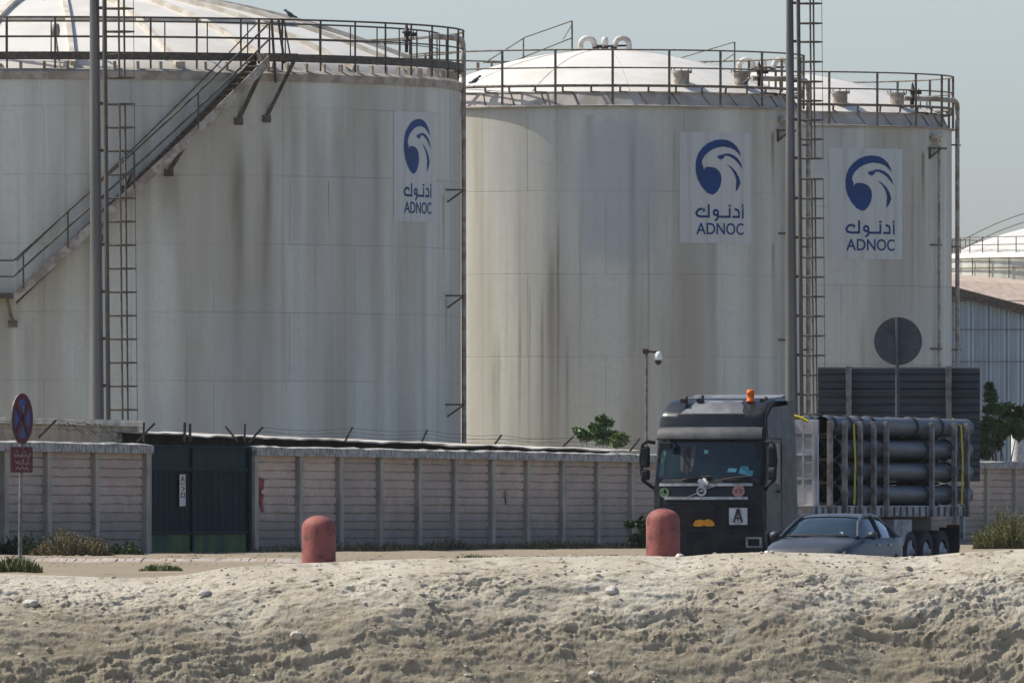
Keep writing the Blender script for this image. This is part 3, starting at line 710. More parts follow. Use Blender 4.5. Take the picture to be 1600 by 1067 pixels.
def wall(label, posts, coping_mat=None):
    root = thing('boundary_wall', label, 'wall', wl(posts[0], 0, GZ), 0, 'sections of the boundary wall')
    hl = .40 / 2                       # post half length along the wall
    for i, px in enumerate(posts):
        s = ws(px); dpx = hl * abs(WDIR.x) * s + hl * WDIR.y * (800 - px) / F * s * 0 
        mb = MB(); p = wl(px); 
        a = p - WDIR * hl; b_ = p + WDIR * hl; q = [a + WN * .13, b_ + WN * .13, b_ - WN * .1, a - WN * .1]
        mb.hexa([Vector((v.x, v.y, WB)) for v in q], [Vector((v.x, v.y, WT - .16)) for v in q])
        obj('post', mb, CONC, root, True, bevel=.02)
    for pa, pb in zip(posts[:-1], posts[1:]):
        mb = MB(); nC = 12; a, b_ = wl(pa) + WDIR * hl, wl(pb) - WDIR * hl; H = (WT - .17 - WB) / nC
        for k in range(nC):
            z0 = WB + k * H; f = rnd.uniform(-.012, .012)
            segs = 6; zj = [rnd.uniform(-.014, .014) for _ in range(segs + 1)]
            for sgi in range(segs):
                A = a.lerp(b_, sgi / segs); Bq = a.lerp(b_, (sgi + 1) / segs)
                za, zb = zj[sgi], zj[sgi + 1]
                q = [A + WN * f, Bq + WN * f, Bq - WN * .08, A - WN * .08]
                d = [za, zb, zb, za]
                mb.hexa([Vector((v.x, v.y, z0 + .012 + dd)) for v, dd in zip(q, d)], [Vector((v.x, v.y, z0 + H - .026 + dd)) for v, dd in zip(q, d)])
        mb2 = MB(); q = [a - WN * .05, b_ - WN * .05, b_ - WN * .07, a - WN * .07]
        mb.hexa([Vector((v.x, v.y, WB + .02)) for v in q], [Vector((v.x, v.y, WT - .2)) for v in q])
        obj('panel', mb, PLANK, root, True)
    mb = MB(); a = wl(posts[0]) - WDIR * .25; b_ = wl(posts[-1]) + WDIR * .25
    L = (b_ - a).length; n_ = int(L / .7); 
    ring = []
    for k in range(n_ + 1):
        p = a + WDIR * (L * k / n_); j = rnd.uniform(-.025, .015); w_ = rnd.uniform(-.02, .012)
        ring.append([p + WN * (.2 + w_) + Vector((0, 0, WT - .24)), p + WN * (.2 + w_) + Vector((0, 0, WT + j - .02)), p + Vector((0, 0, WT + j + .02)), p - WN * .14 + Vector((0, 0, WT + j)), p - WN * .14 + Vector((0, 0, WT - .24))])
    vs = [v for r_ in ring for v in r_]; fs = [(k*5+q, (k+1)*5+q, (k+1)*5+(q+1) % 5, k*5+(q+1) % 5) for k in range(n_) for q in range(5)] + [(0, 1, 2, 3, 4), tuple(n_*5+q for q in (4, 3, 2, 1, 0))]
    mb.add(vs, fs); obj('coping', mb, M('pale coping concrete', (.40, .385, .35), (.20, .185, .16), sc=(1, 1, 1), scale=5, rough=.9), root, True)
    return root
WL = wall('tan panelled boundary wall left of the green gate', [-205, -130, -62, 3, 70, 145, 225])
WR = wall('long tan panelled boundary wall right of the green gate, running behind the truck', [394, 464, 527, 590, 650, 707, 765, 820, 875, 930, 983, 1034, 1083, 1131, 1178, 1224, 1270, 1315, 1359, 1403, 1447, 1491, 1539, 1583, 1626, 1668, 1710])
# barbed wire brackets and strands
def arm(root, x0, y0, x1, y1, off=.05, wd=.055):
    s = ws(x0); D = F / s + .216 * off; mb = MB(); mb.bar(P(x0, y0, D), P(x1, y1, D), wd)
    obj('wire_bracket', mb, STEEL, root, True)
for q in ((60, 684, 88, 656), (214, 690, 242, 661), (224, 690, 225, 660)): arm(WL, *q)
for q in ((382, 690, 383, 662), (372, 690, 352, 666), (388, 692, 411, 667), (539, 690, 551, 667), (659, 690, 668, 671), (773, 694, 784, 679), (880, 697, 896, 682), (984, 705, 1000, 685), (1448, 705, 1450, 690)): arm(WR, *q)
def wires(root, pts):
    mb = MB()
    for dy in (0, 6, 12):
        for (a, b_) in zip(pts[:-1], pts[1:]):
            line = []
            for k in range(9):
                t = k / 8; px = a[0] + (b_[0] - a[0]) * t; py = a[1] + (b_[1] - a[1]) * t + dy + 3.5 * math.sin(math.pi * t) + rnd.uniform(-.8, .8)
                line.append(P(px, py, F / ws(px)))
            mb.tube(line, .007, 4, cap=False)
    obj('barbed_wire', mb, STEEL, root, True)
wires(WL, [(-60, 652), (88, 657), (225, 661)]); wires(WR, [(411, 668), (551, 669), (668, 672), (784, 680), (896, 684), (1000, 688)])
mb = MB()
for k in range(3):
    pts = []
    for j in range(40):
        t = j / 39; px = 92 + 100 * t; py = 662 + 20 * t + 2.2 * math.sin(j * .63 + k * 2) + 1.5 * math.sin(j * 1.9 + k) + k * 3 - 12 * math.sin(t * 3) * (k == 1); pts.append(P(px, py, F / ws(px)))
    mb.tube(pts, .011, 4, cap=False)
obj('tangled_wire', mb, STEEL, WL, True)
# graffiti mark in red on the first panel
RED = M('faded red paint', (.30, .055, .05), (.20, .05, .045), scale=8, rough=.8)
mb = MB()
for poly in stroke([(402, 747), (409, 750), (408, 762), (403, 768), (408, 774), (406, 786), (409, 798)], 5) + stroke([(404, 752), (404, 780)], 3.5):
    vs = []
    for p in poly:
        v = wl(p[0]) + WN * .03; D = v.y; v.z = EYE + (HZ - p[1]) * D / F; vs.append(v)
    mb.add(vs, [(0, 1, 2, 3)])
obj('red_writing', mb, RED, WR, True)
WHITEM = M('white paint', (.62, .61, .58), (.45, .43, .40), scale=12, rough=.7)
mb = MB()
for poly in stroke([(790, 766), (791, 786)], 3) + stroke([(787, 770), (793, 774)], 2):
    vs = []
    for p in poly:
        v = wl(p[0]) + WN * .03; v.z = EYE + (HZ - p[1]) * v.y / F; vs.append(v)
    mb.add(vs, [(0, 1, 2, 3)])
obj('paint_mark', mb, CONC, WR, True)

# gate
def flatmat(name, c1, c2, sc, scale, rough=.6, spec=.3): return M(name, c1, c2, sc=sc, scale=scale, rough=rough, spec=spec)
m, b, n = newmat('teal gate paint', .8, 0, .08)
c = n.mix(n.ramp(n.noise((1, 1, .3), 2.5, 5), .35, .7), (.0045, .015, .019), (.008, .022, .026))
c = n.mix(n.math('MULTIPLY', n.ramp(n.noise((3, 3, .4), 3, 5), .55, .75), .4), c, (.018, .035, .035))
n.link(c, b.inputs['Base Color']); TEAL = m
TEAL2 = M('faded teal paint', (.010, .030, .033), (.008, .022, .026), sc=(1, 1, .4), scale=2, rough=.8, spec=.1)
GREENP = M('green lower panel', (.085, .125, .045), (.03, .07, .05), sc=(.5, .5, .5), scale=1.4, rough=.8, spec=.1)  # lowest gate band, greener than the leaves above
GT = thing('metal_gate', 'dark teal double gate of sheet metal in the boundary wall', 'gate', wl(231, 0, GZ))
zr = lambda py, px: EYE + (HZ - py) * F / ws(px) / F
def gbox(name, pa, pb, z0, z1, f, bk, mat, parent=GT):
    mb = MB(); wbox(mb, pa, pb, z0, z1, f, bk); return obj(name, mb, mat, parent, True)
zA, zB_, zC = EYE + 72 / 61.5, EYE - 27 / 61.5, GZ - .02
for pa, pb in ((233, 298), (300.5, 386)):
    gbox('leaf', pa, pb, zB_, zA, -.02, .06, TEAL); gbox('upper_panel', pa, pb, zA + .02, WT - .05, -.03, .06, TEAL2); gbox('lower_panel', pa, pb, zC, zB_ - .02, -.03, .06, GREENP)
    gbox('rail', pa, pb, zA - .03, zA + .05, .03, .02, TEAL2); gbox('rail', pa, pb, zB_ - .04, zB_ + .03, .03, .02, TEAL2)
    for k in range(1, 8):
        q = pa + (pb - pa) * k / 8; gbox('rib', q - .12, q + .12, zB_ + .04, zA - .04, -.012, .03, TEAL)
gbox('gate_post', 229.5, 232, zC, WT - .02, .08, .1, CONC); gbox('gate_post', 386.5, 390, zC, WT - .02, .06, .1, TEAL); gbox('meeting_stile', 298.2, 300.2, zC, WT - .05, .04, .02, TEAL)
gbox('top_rail', 232, 386.5, WT - .06, WT - .01, .03, .06, TEAL2)
mb = MB(); 
for q in ((288, 690, 289, 660), (297, 690, 297, 662)): s = ws(q[0]); obj('wire_bracket', MB().bar(P(q[0], q[1], F / s), P(q[2], q[3], F / s), .07), STEEL, GT, True)
# notice on the gate
mb = MB(); v = []
def gp(px, py, f=.05): p = wl(px) + WN * f; p.z = EYE + (HZ - py) * p.y / F; return p
mb.add([gp(277.5, 791), gp(287, 790), gp(287, 741), gp(277.5, 741)], [(0, 1, 2, 3)]); nb_ = obj('notice', mb, WHITEM, GT, True)
mb = MB()
INK = M('black ink', (.03, .03, .03), (.05, .04, .04), scale=5)
def ink(mb, strokes, wd, f):
    for st_ in strokes:
        for poly in stroke(st_, wd): mb.add([gp(p[0], p[1], f) for p in poly], [(3, 2, 1, 0)] if False else [(0, 1, 2, 3)])
ink(mb, [[(280, 752), (282, 744), (284.5, 752)], [(280.5, 749), (284, 749)], [(279, 756), (285, 755)], [(280, 760), (285, 763), (281, 767)], [(280, 770), (285, 770), (285, 776), (280, 777), (280, 770)]], 1.5, .056)
obj('notice_text', mb, RED, nb_); bpy.data.objects['notice_text'].data.transform(nb_.parent.matrix_basis.inverted())

# lean-to roof behind the wall
SHEETL = M('sunlit sheet roof', (.55, .52, .46), (.38, .33, .26), sc=(.4, .4, 1), scale=1.2, rough=.7)
DKIN = M('painted shed shade', (.085, .07, .055), (.04, .035, .03), scale=.7, rough=.9)
LS = thing('lean_to_shed', 'long low lean-to with a pale sheet roof just behind the boundary wall', 'shed', wl(232, .8, GZ))
mb = MB(); pxs = np.linspace(255, 1018, 60)
vs = []; fs = []
for i, px in enumerate(pxs):
    j = rnd.uniform(-.02, .02); sag = -.05 * (px - 230) / 770; th = .10
    wv = .02 * math.sin(px * .05)
    t_ = (px - 230) / 770; a = wl(px, .35, 3.45 - .19 * t_ + j + wv); b_ = wl(px, 2.4, 3.555 - .19 * t_ + j * .6 + wv)
    vs += [a, b_, b_ - Vector((0, 0, .04)), a - Vector((0, 0, .025 + rnd.uniform(0, .02)))]
for i in range(len(pxs) - 1):
    for q in range(4): fs.append((i*4+q, (i+1)*4+q, (i+1)*4+(q+1) % 4, i*4+(q+1) % 4))
fs += [(0, 1, 2, 3), tuple(len(vs) - 4 + q for q in (3, 2, 1, 0))]
mb.add(vs, fs); obj('roof', mb, SHEETL, LS, True)
mb = MB(); a, b_ = wl(262, 1.1), wl(1010, 1.1); o2 = WN * -.1
q = [a, b_, b_ + o2, a + o2]; mb.hexa([Vector((v.x, v.y, GZ)) for v in q], [Vector((v.x, v.y, 3.475 - .19 * e)) for v, e in zip(q, (0, 1, 1, 0))]); obj('shade_board', mb, DKIN, LS, True)  # dark board stands in for the fascia and the shade under the roof
for px in np.linspace(236, 998, 14):
    mb = MB(); p = wl(px, .55, 0); mb.box((p.x, p.y, (GZ + 3.12) / 2), (.1, .1, 3.12 - GZ)); obj('roof_post', mb, STEEL, LS, True)
mb = MB(); a, b_ = wl(300, 0.55, 3.10), wl(1000, .55, 3.06); mb.bar(a, b_, .09); obj('purlin', mb, STEEL, LS, True)
# pale masonry block at the left
BW = thing('masonry_block', 'pale flat-topped masonry wall standing behind the wall at the far left', 'wall', wl(222, 1.4, GZ))
mb = MB(); a, b_ = wl(-190, 1.2), wl(288, 1.2); o2 = WN * -2.2; q = [a, b_, b_ + o2, a + o2]
mb.hexa([Vector((v.x, v.y, GZ)) for v in q], [Vector((v.x, v.y, EYE + 2.27)) for v in q]); obj('wall_body', mb, M('tan masonry', (.50, .41, .285), (.37, .30, .215), sc=(1, 1, .7), scale=2.2, rough=.9), BW, True)
mb = MB(); a, b_ = wl(-190, 1.1), wl(289, 1.1); o2 = WN * -2.4; q = [a, b_, b_ + o2, a + o2]
mb.hexa([Vector((v.x, v.y, EYE + 2.272)) for v in q], [Vector((v.x, v.y, EYE + 2.42)) for v in q]); obj('capping', mb, CONCL, BW, True)

# ------------------------------------------------------------ bollards
m, b, n = newmat('chipped red paint', .7, 0, .25)
c = n.mix(n.ramp(n.noise((1, 1, 1), 3, 5), .35, .7), (.30, .098, .08), (.20, .065, .055))
c = n.mix(n.math('MULTIPLY', n.ramp(n.noise((1, 1, 1), 3.2, 7, .75), .52, .62), .75), c, (.10, .045, .04))
c = n.mix(n.math('MULTIPLY', n.ramp(n.noise((1, 1, .4), 16, 5, .7, (4, 2, 1)), .62, .75), .45), c, (.5, .36, .3))
n.link(c, b.inputs['Base Color']); n.link(n.bump(n.noise((1, 1, 1), 18, 5), .4, .02), b.inputs['Normal'])
for px, top, lb in ((498, 805, 'thick round-topped red bollard standing alone on the left'), (1036, 794, 'thick round-topped red bollard in front of the black truck')):
    D = 253.; s = F / D; r = .305; zt = EYE + (HZ - top) / s; p = Vector(((px - 800) / s, D, GZ - .05))
    mb = MB(); prof = [(r * 1.02, 0), (r, .3), (r, zt - p.z - .22)] + [(r * math.cos(q), zt - p.z - .22 + .22 * math.sin(q)) for q in [R_(d) for d in (15, 30, 45, 60, 75, 85, 90)]]
    mb.lathe(prof, 40); o = obj('bollard', mb, MATS['chipped red paint']); o.location = p; tag(o, lb, 'bollard', 'red bollards')

# kerb at the left
mb = MB(); pts = [P(-250 + i * 13, 878, 284 + .8 * math.sin(i * .3)) for i in range(60)]
for a, b_ in zip(pts[:-1], pts[1:]):
    z0, z1 = GZ - .1, GZ + .05; q = [a, b_, b_ + Vector((0, rnd.uniform(1.5, 4), 0)), a + Vector((0, rnd.uniform(1.5, 4), 0))]; e = rnd.uniform(-.012, .008)
    mb.hexa([Vector((v.x, v.y, z0)) for v in q], [Vector((v.x, v.y, z1 + e + dz)) for v, dz in zip(q, (-.04, -.04, .03, .03))])
struct('kerb', mb, M('pale kerb', (.34, .29, .25), (.30, .23, .16), sc=(1, .3, 1), scale=3, rough=.9))

# ------------------------------------------------------------ no-stopping sign
DS = 232.; s = F / DS
SG = thing('road_sign', 'round blue and red no-stopping sign on a thin pole with a red plate below', 'road sign', ((31 - 800) / s, DS, GZ), 0)
mb = MB().tube([(0, 0, -.1), (.02, 0, 1.7), (.04, 0, 2.75)], .035, 8); obj('pole', mb, GALV, SG)
RS = Matrix.Rotation(R_(68), 3, 'Z')    # faces to the right
SRED = M('sign red', (.10, .012, .018), (.07, .012, .016), scale=4, rough=.7); SBLU = M('sign blue', (.008, .026, .17), (.008, .022, .12), scale=4, rough=.5)
zc = EYE + (HZ - 654) / s - GZ; rad = 39.5 / s
def disc(mb, r0, r1, y, n=36):
    vs = []; fs = []
    for k in range(n):
        a = 2 * math.pi * k / n; vs += [(r0 * math.cos(a), y, r0 * math.sin(a)), (r1 * math.cos(a), y, r1 * math.sin(a))]
    for k in range(n): k2 = (k + 1) % n; fs.append((k*2, k2*2, k2*2+1, k*2+1))
    mb.add(vs, fs)
def signify(mb, c=(0.03, -.04, 0)):
    mb.v = [tuple(RS @ Vector(v) + Vector((c[0], c[1], zc))) for v in mb.v]; return mb
mb = MB(); mb.lathe([(0, -.012), (rad, -.012), (rad, .012), (0, .012)], 36, smooth=False, R3=Matrix.Rotation(R_(90), 3, 'X')); face = obj('sign_disc', signify(mb), GALV, SG)
mb = MB(); disc(mb, .0001, rad * .83, -.018); obj('blue_field', signify(mb), SBLU, face)
mb = MB(); disc(mb, rad * .80, rad, -.022)
for sg in (-1, 1):
    d = rad * .58; q = .04; mb.add([(-d - q, -.026, -sg * d + sg * q), (-d + q, -.026, -sg * d - sg * q), (d + q, -.026, sg * d - sg * q), (d - q, -.026, sg * d + sg * q)], [(0, 1, 2, 3)])
obj('red_ring_and_cross', signify(mb), SRED, face)
z0, z1 = EYE + (HZ - 738) / s - GZ, EYE + (HZ - 698) / s - GZ; hw = .43
mb = MB().box((0, 0, (z0 + z1) / 2), (hw * 2, .02, z1 - z0)); mb.v = [tuple(RS @ Vector(v) + Vector((.03, -.04, 0))) for v in mb.v]; pl = obj('text_plate', mb, SRED, SG)
mb = MB(); zz = (z0 + z1) / 2
arl = [[(-.30, .10), (-.30, .06), (-.18, .06), (-.16, .10), (-.12, .06), (-.02, .06), (0, .11), (.04, .06), (.12, .06), (.16, .1), (.17, .05), (.22, .06), (.30, .06), (.32, .11)], [(-.25, .13), (-.2, .14)], [(.07, .13), (.1, .13)], [(.2, .0), (.24, .03)],
       [(-.28, -.02), (-.2, -.06), (-.12, -.02), (-.12, -.07), (-.02, -.07), (.0, -.01)], [(.05, -.07), (.05, .0)], [(.1, -.07), (.2, -.07), (.2, -.02), (.27, -.07)],
       [(-.25, -.16), (-.18, -.12), (-.1, -.16), (0, -.12), (.08, -.16), (.16, -.13), (.24, -.16)]]
for st_ in arl:
    for poly in stroke(st_, .03): mb.add([RS @ Vector((p[0] * 1.05, -.0135, p[1] + zz)) + Vector((.03, -.04, 0)) for p in poly], [(0, 1, 2, 3)])
obj('plate_writing', mb, M('faded white lettering', (.30, .22, .21), (.2, .13, .13), scale=20), pl)

# ------------------------------------------------------------ billboard, seen from behind, and the round sign
DB = 352.; sb = F / DB
m, b, n = newmat('slate sheet metal', .6, .2, .3)
c = n.mix(n.ramp(n.noise((.6, .6, 6), 1.5, 4), .35, .65), (.040, .048, .056), (.060, .067, .075)); n.link(c, b.inputs['Base Color'])
BBt = thing('billboard', 'back of a wide dark slate billboard of horizontal sheets behind the pipe load', 'billboard', ((1404 - 800) / sb, DB, GZ))
zt, zb = EYE + (HZ - 573) / sb, EYE + (HZ - 752) / sb; x0, x1 = (1278 - 800) / sb, (1531 - 800) / sb
mb = MB(); k = 15; h = (zt - zb) / k
for i in range(k):
    z = zb + i * h; mb.prism([(x0, DB, z), (x0, DB - .035, z + h * .2), (x0, DB - .035, z + h * .8), (x0, DB, z + h), (x0, DB + .03, z + h), (x0, DB + .03, z)], (x1 - x0, 0, 0))
sh = obj('sheeting', mb, m, BBt, True)
mb = MB()
for px in (1299, 1379, 1428, 1506):
    for i in range(k): mb.box(((px - 800) / sb, DB - .055, zb + (i + .5) * h), (.06, .03, .07))
obj('rivets', mb, WHITEM, sh, True)
for px in (1326, 1482):
    mb = MB().box(((px - 800) / sb, DB - .16, (zt + .02 + GZ) / 2), (.14, .22, zt - GZ)); obj('post', mb, GALV, BBt, True)
mb = MB()
for z in (zb + .6, (zt + zb) / 2, zt - .6): mb.box(((x0 + x1) / 2, DB - .06, z), (x1 - x0 - .1, .04, .05))
obj('stiffener', mb, MATS['slate sheet metal'], BBt, True)
DR = 344.; sr = F / DR
RSn = thing('round_sign', 'back of a round grey sign on a pole in front of the billboard', 'road sign', ((1402 - 800) / sr, DR, GZ))
SB = M('grey sign back', (.085, .09, .095), (.065, .068, .072), scale=2, rough=.5, metal=.2)
mb = MB().lathe([(0, -.012), (37 / sr, -.012), (37.5 / sr, .01), (0, .012)], 44, (0.02, .0, EYE + (HZ - 533) / sr - GZ), R3=Matrix.Rotation(R_(90), 3, 'X'), smooth=False); obj('sign_disc', mb, SB, RSn)
mb = MB().tube([(0, -.06, -.05), (0, -.06, EYE + (HZ - 497) / sr - GZ)], .05, 8); obj('pole', mb, SB, RSn)
mb = MB()
for py in (515, 552): mb.box((0, -.03, EYE + (HZ - py) / sr - GZ), (.5, .03, .05))
obj('clamp', mb, SB, RSn)

# ------------------------------------------------------------ CCTV
DC = 428.; s = F / DC
CC = thing('security_camera', 'white dome security camera on a thin pole behind the wall, left of the truck', 'camera', ((1010 - 800) / s, DC, GZ))
zt = EYE + (HZ - 549) / s - GZ
obj('pole', MB().tube([(0, 0, 0), (0, 0, zt)], .045, 8), GALV, CC)
mb = MB().box((-.02, 0, zt), (.18, .14, .15)); mb.tube([(0, 0, zt), (.36, -.02, zt - .02)], .035, 6); obj('arm', mb, DARKV, CC)
mb = MB().lathe([(0, .0), (.05, 0), (.10, -.06), (.125, -.18), (.115, -.26)], 14, (.36, 0, zt)); hd = obj('camera_head', mb, M('camera white', (.75, .75, .75), (.65, .65, .65)), CC)
obj('lens_dome', MB().lathe([(.11, -.262), (.10, -.33), (.06, -.40), (0, -.42)], 14, (.36, 0, zt)), DARKV, hd)

# ------------------------------------------------------------ shed behind, right
m, b, n = newmat('blue grey cladding', .55, .1, .3)
c = n.mix(n.ramp(n.noise((2, 1, .2), 1, 4), .35, .65), (.34, .40, .44), (.27, .325, .36)); n.link(c, b.inputs['Base Color']); CLAD = m
DW = 560.; s = F / DW
SH = thing('warehouse', 'blue-grey corrugated warehouse with a tan sheet roof behind the right tank', 'warehouse', ((1560 - 800) / s, DW, GZ))
mb = MB(); top = lambda px: EYE + (HZ - (450 + (px - 1497) * .262)) / s
N = 150; pxs = np.linspace(1440, 1760, N); vs = []; fs = []
for i, px in enumerate(pxs):
    ph = (px % 7) / 7; off = -.05 if ph < .5 else .03
    vs += [((px - 800) / s, DW + off, GZ), ((px - 800) / s, DW + off, top(px))]
for i in range(N - 1): fs.append((i*2, i*2+2, i*2+3, i*2+1))
mb.add(vs, fs); obj('cladding', mb, CLAD, SH, True)
mb = MB()
for py in (470, 515, 565): mb.box(((1600 - 800) / s, DW - .06, EYE + (HZ - py) / s), (7.8, .02, .03))
obj('screw_line', mb, M('screw line', (.12, .13, .15), (.1, .1, .1)), SH, True)
mb = MB(); a = Vector(((1440 - 800) / s, DW - .3, top(1440))); b_ = Vector(((1760 - 800) / s, DW - .3, top(1760)))
a2 = P(1440, 424, DW + 45); b2 = P(1760, 452, DW + 45); th = Vector((0, 0, .18))
mb.hexa([a - th, b_ - th, b2 - th, a2 - th], [a, b_, b2, a2]); obj('roof', mb, M('tan roof sheet', (.46, .36, .27), (.38, .29, .21), sc=(3, .3, 1), scale=1, rough=.8), SH, True)
mb = MB(); mb.hexa([a - th * 2.2 - Vector((0, .03, 0)), b_ - th * 2.2 - Vector((0, .03, 0)), b_ - th * 2.2, a - th * 2.2], [a - Vector((0, .03, 0)), b_ - Vector((0, .03, 0)), b_, a]); obj('fascia', mb, STEEL, SH, True)

# ------------------------------------------------------------ vegetation
LEAF = M('green leaves', (.075, .135, .045), (.12, .18, .06), scale=4, rough=.6)
LEAFB = M('bright young leaves', (.10, .16, .04), (.16, .20, .06), scale=4, rough=.6)
LEAFD = M('dark leaves', (.022, .042, .016), (.045, .075, .025), scale=4, rough=.6)
OLIVE = M('olive shrub', (.13, .135, .045), (.18, .17, .07), scale=3, rough=.8)
DRY = M('dry scrub', (.22, .18, .09), (.13, .115, .06), scale=3, rough=.9)
BARK = M('bark', (.12, .09, .06), (.07, .05, .035), scale=8, rough=.9)
def leaves(mb, c, rad, n, size, seed, elong=1.6, shell=.5):
    rr = random.Random(seed); c = Vector(c)
    for _ in range(n):
        d = Vector((rr.gauss(0, 1), rr.gauss(0, 1), rr.gauss(0, 1))).normalized() * (shell + (1 - shell) * rr.random()) ** .6
        d *= rr.uniform(.75, 1.08)
        p = c + Vector((d.x * rad[0], d.y * rad[1], d.z * rad[2]))
        ax = Vector((rr.gauss(0, 1), rr.gauss(0, 1), rr.gauss(-.2, .7))).normalized(); q = ax.cross(Vector((rr.gauss(0, 1), rr.gauss(0, 1), rr.gauss(0, 1)))).normalized()
        sz = size * rr.uniform(.6, 1.3); a = ax * sz * elong * .5; w_ = q * sz * .32
        mb.add([p - a, p + w_, p + a, p - w_], [(0, 1, 2, 3)])
def bush(name, label, cat, base, blobs, mat, size, n, seed, group='plants', trunk=None, limbs=True, mat2=None):
    root = thing(name, label, cat, base, 0, group); mb = MB(); mb2 = MB(); rr = random.Random(seed)
    for i, (c, rad, k) in enumerate(blobs):
        for j in range(6):
            d = Vector((rr.gauss(0, 1), rr.gauss(0, 1), rr.gauss(0, 1))).normalized(); f = rr.uniform(.3, .8)
            cc = Vector(c) + Vector((d.x * rad[0], d.y * rad[1], d.z * rad[2])) * f
            leaves(mb, cc, [q * rr.uniform(.3, .55) for q in rad], int(n * k / 6), size, seed + i * 10 + j)
        mb2.tube([Vector(base), Vector(base).lerp(Vector(c), .5) + Vector((rr.uniform(-.1, .1), 0, 0)), Vector(c)], trunk or .03, 5, r2=.008)
    obj('crown', mb, mat, root, True); obj('trunk', mb2, BARK, root, True); return root
def blobpx(L, D): return [(P(x, y, D), (rx * D / F, .8 * rx * D / F, ry * D / F), k) for x, y, rx, ry, k in L]
def tuft(mb, px0, px1, ybase, h, D, n, seed, wd=.02, lean=.3):
    rr = random.Random(seed)
    for _ in range(n):
        t = rr.random(); px = px0 + (px1 - px0) * t; e = math.sin(math.pi * min(1, max(0, t))) ** .35; hh = h * rr.uniform(.35, 1) * e; d = D + rr.uniform(-.5, .5)
        p = P(px, ybase, d); p.z = GZ - .02; a = rr.uniform(0, 6.28); q = Vector((math.cos(a), math.sin(a), 0)) * wd; l = Vector((rr.gauss(0, lean), rr.gauss(0, lean), 0)) * hh
        mb.add([p - q, p + q, p + l * .4 + Vector((0, 0, hh * .6)) + q * .6, p + l + Vector((0, 0, hh)), p + l * .4 + Vector((0, 0, hh * .6)) - q * .6], [(0, 1, 2, 3, 4)])
def scrub(name, label, px0, px1, h, D, n, mat, seed, group='plants'):
    mb = MB(); rr = random.Random(seed); b0 = P((px0 + px1) / 2, 870, D); b0.z = GZ - .05; root = thing(name, label, 'shrub', b0, 0, group)
    mb2 = MB()
    for i in range(n):
        u = rr.uniform(-1, 1); px = (px0 + px1) / 2 + u * (px1 - px0) / 2; hh = h * (1 - abs(u) ** 2.5) * rr.uniform(.45, 1) * (.8 + .3 * math.sin(px * .21) * math.sin(px * .083)); p = P(px, 870, D + rr.uniform(-.9, .9)); p.z = GZ - .03
        q = p; d = Vector((u * .35 + rr.gauss(0, .25), rr.gauss(0, .3), 1)).normalized()
        for k in range(7):
            e = q + d * hh / 6 ; w_ = Vector((rr.gauss(0, 1), rr.gauss(0, 1), 0)).normalized() * .012
            (mb if k > 0 else mb2).add([q - w_, q + w_, e + w_ * .6, e - w_ * .6], [(0, 1, 2, 3)])
            for _ in range(3):
                l = (d + Vector((rr.gauss(0, .9), rr.gauss(0, .9), rr.gauss(0, .5)))).normalized() * rr.uniform(.04, .10); s_ = l.cross(Vector((rr.random(), rr.random(), rr.random()))).normalized() * .014
                mb.add([q, q + l * .5 + s_, q + l, q + l * .5 - s_], [(0, 1, 2, 3)])
            q = e; d = (d + Vector((rr.gauss(0, .18), rr.gauss(0, .18), 0))).normalized()
    obj('crown', mb, mat, root, True); obj('stem', mb2, BARK, root, True)
b0 = P(945, 700, 425); b0.z = GZ
bush('young_tree', 'bright green leafy young tree rising behind the wall left of the truck', 'tree', b0, blobpx([(935, 668, 22, 14, 1.2), (915, 680, 18, 10, .8), (948, 683, 24, 10, 1), (968, 686, 16, 10, .8), (940, 655, 8, 6, .4), (905, 672, 8, 4, .3)], 425), LEAF, .17, 330, 3, trunk=.03)
b0 = P(965, 700, 424); b0.z = GZ
bush('shrub', 'yellow-green shrub at the right foot of the young tree behind the wall', 'shrub', b0, blobpx([(970, 686, 14, 10, 1), (962, 690, 20, 8, .8)], 424), LEAFB, .16, 300, 5)
b0 = P(1560, 700, 505); b0.z = GZ
bush('leafy_tree', 'green tree with an upright leafy shoot beside the billboard at the right', 'tree', b0, blobpx([(1548, 618, 9, 16, .8), (1545, 605, 5, 8, .4), (1552, 640, 16, 12, 1), (1565, 665, 24, 16, 1.6), (1545, 665, 12, 16, .8), (1590, 670, 14, 14, .9), (1540, 690, 14, 14, .8)], 505), LEAF, .22, 620, 9, trunk=.07)
b0 = P(1590, 700, 520); b0.z = GZ
bush('dark_tree', 'dark dense tree behind the green one at the right edge', 'tree', b0, blobpx([(1590, 650, 30, 24, 2), (1560, 685, 34, 26, 2), (1610, 690, 30, 26, 2), (1540, 700, 20, 20, 1.4), (1575, 640, 18, 12, 1)], 520), LEAFD, .26, 900, 12, trunk=.1)
mb = MB(); p = P(1592, 664, 512)
p0 = P(1592, 674, 512); p0.z = GZ
solo('whitish_object', MB().lathe([(0, GZ), (.28, GZ), (.28, p.z + .05), (.22, p.z + .12), (0, p.z + .14)], 20, (p.x, p.y, 0)), WHITEM, 'whitish object showing between the trees at the right edge', 'object', p0)  # plain white shape added for an unidentified pale object
scrub('olive_shrub', 'soft olive-green shrub at the wall foot on the far right', 1522, 1660, 1.25, 398, 900, OLIVE, 15)
b0 = P(995, 850, 398); b0.z = GZ - .05
bush('dark_shrub', 'dark straggly shrub at the wall foot beside the right bollard', 'shrub', b0, blobpx([(1003, 822, 9, 16, .8), (985, 818, 9, 7, .4), (992, 845, 16, 12, .8), (1010, 845, 14, 18, .8)], 398), LEAFD, .13, 300, 17)
scrub('dark_shrub', 'dark brown scrub at the wall foot directly behind the sign pole', -10, 72, .62, 334, 260, LEAFD, 19)
scrub('dry_shrub', 'dry yellow-brown shrub at the wall foot right of the sign pole', 48, 176, .66, 332, 620, DRY, 22)
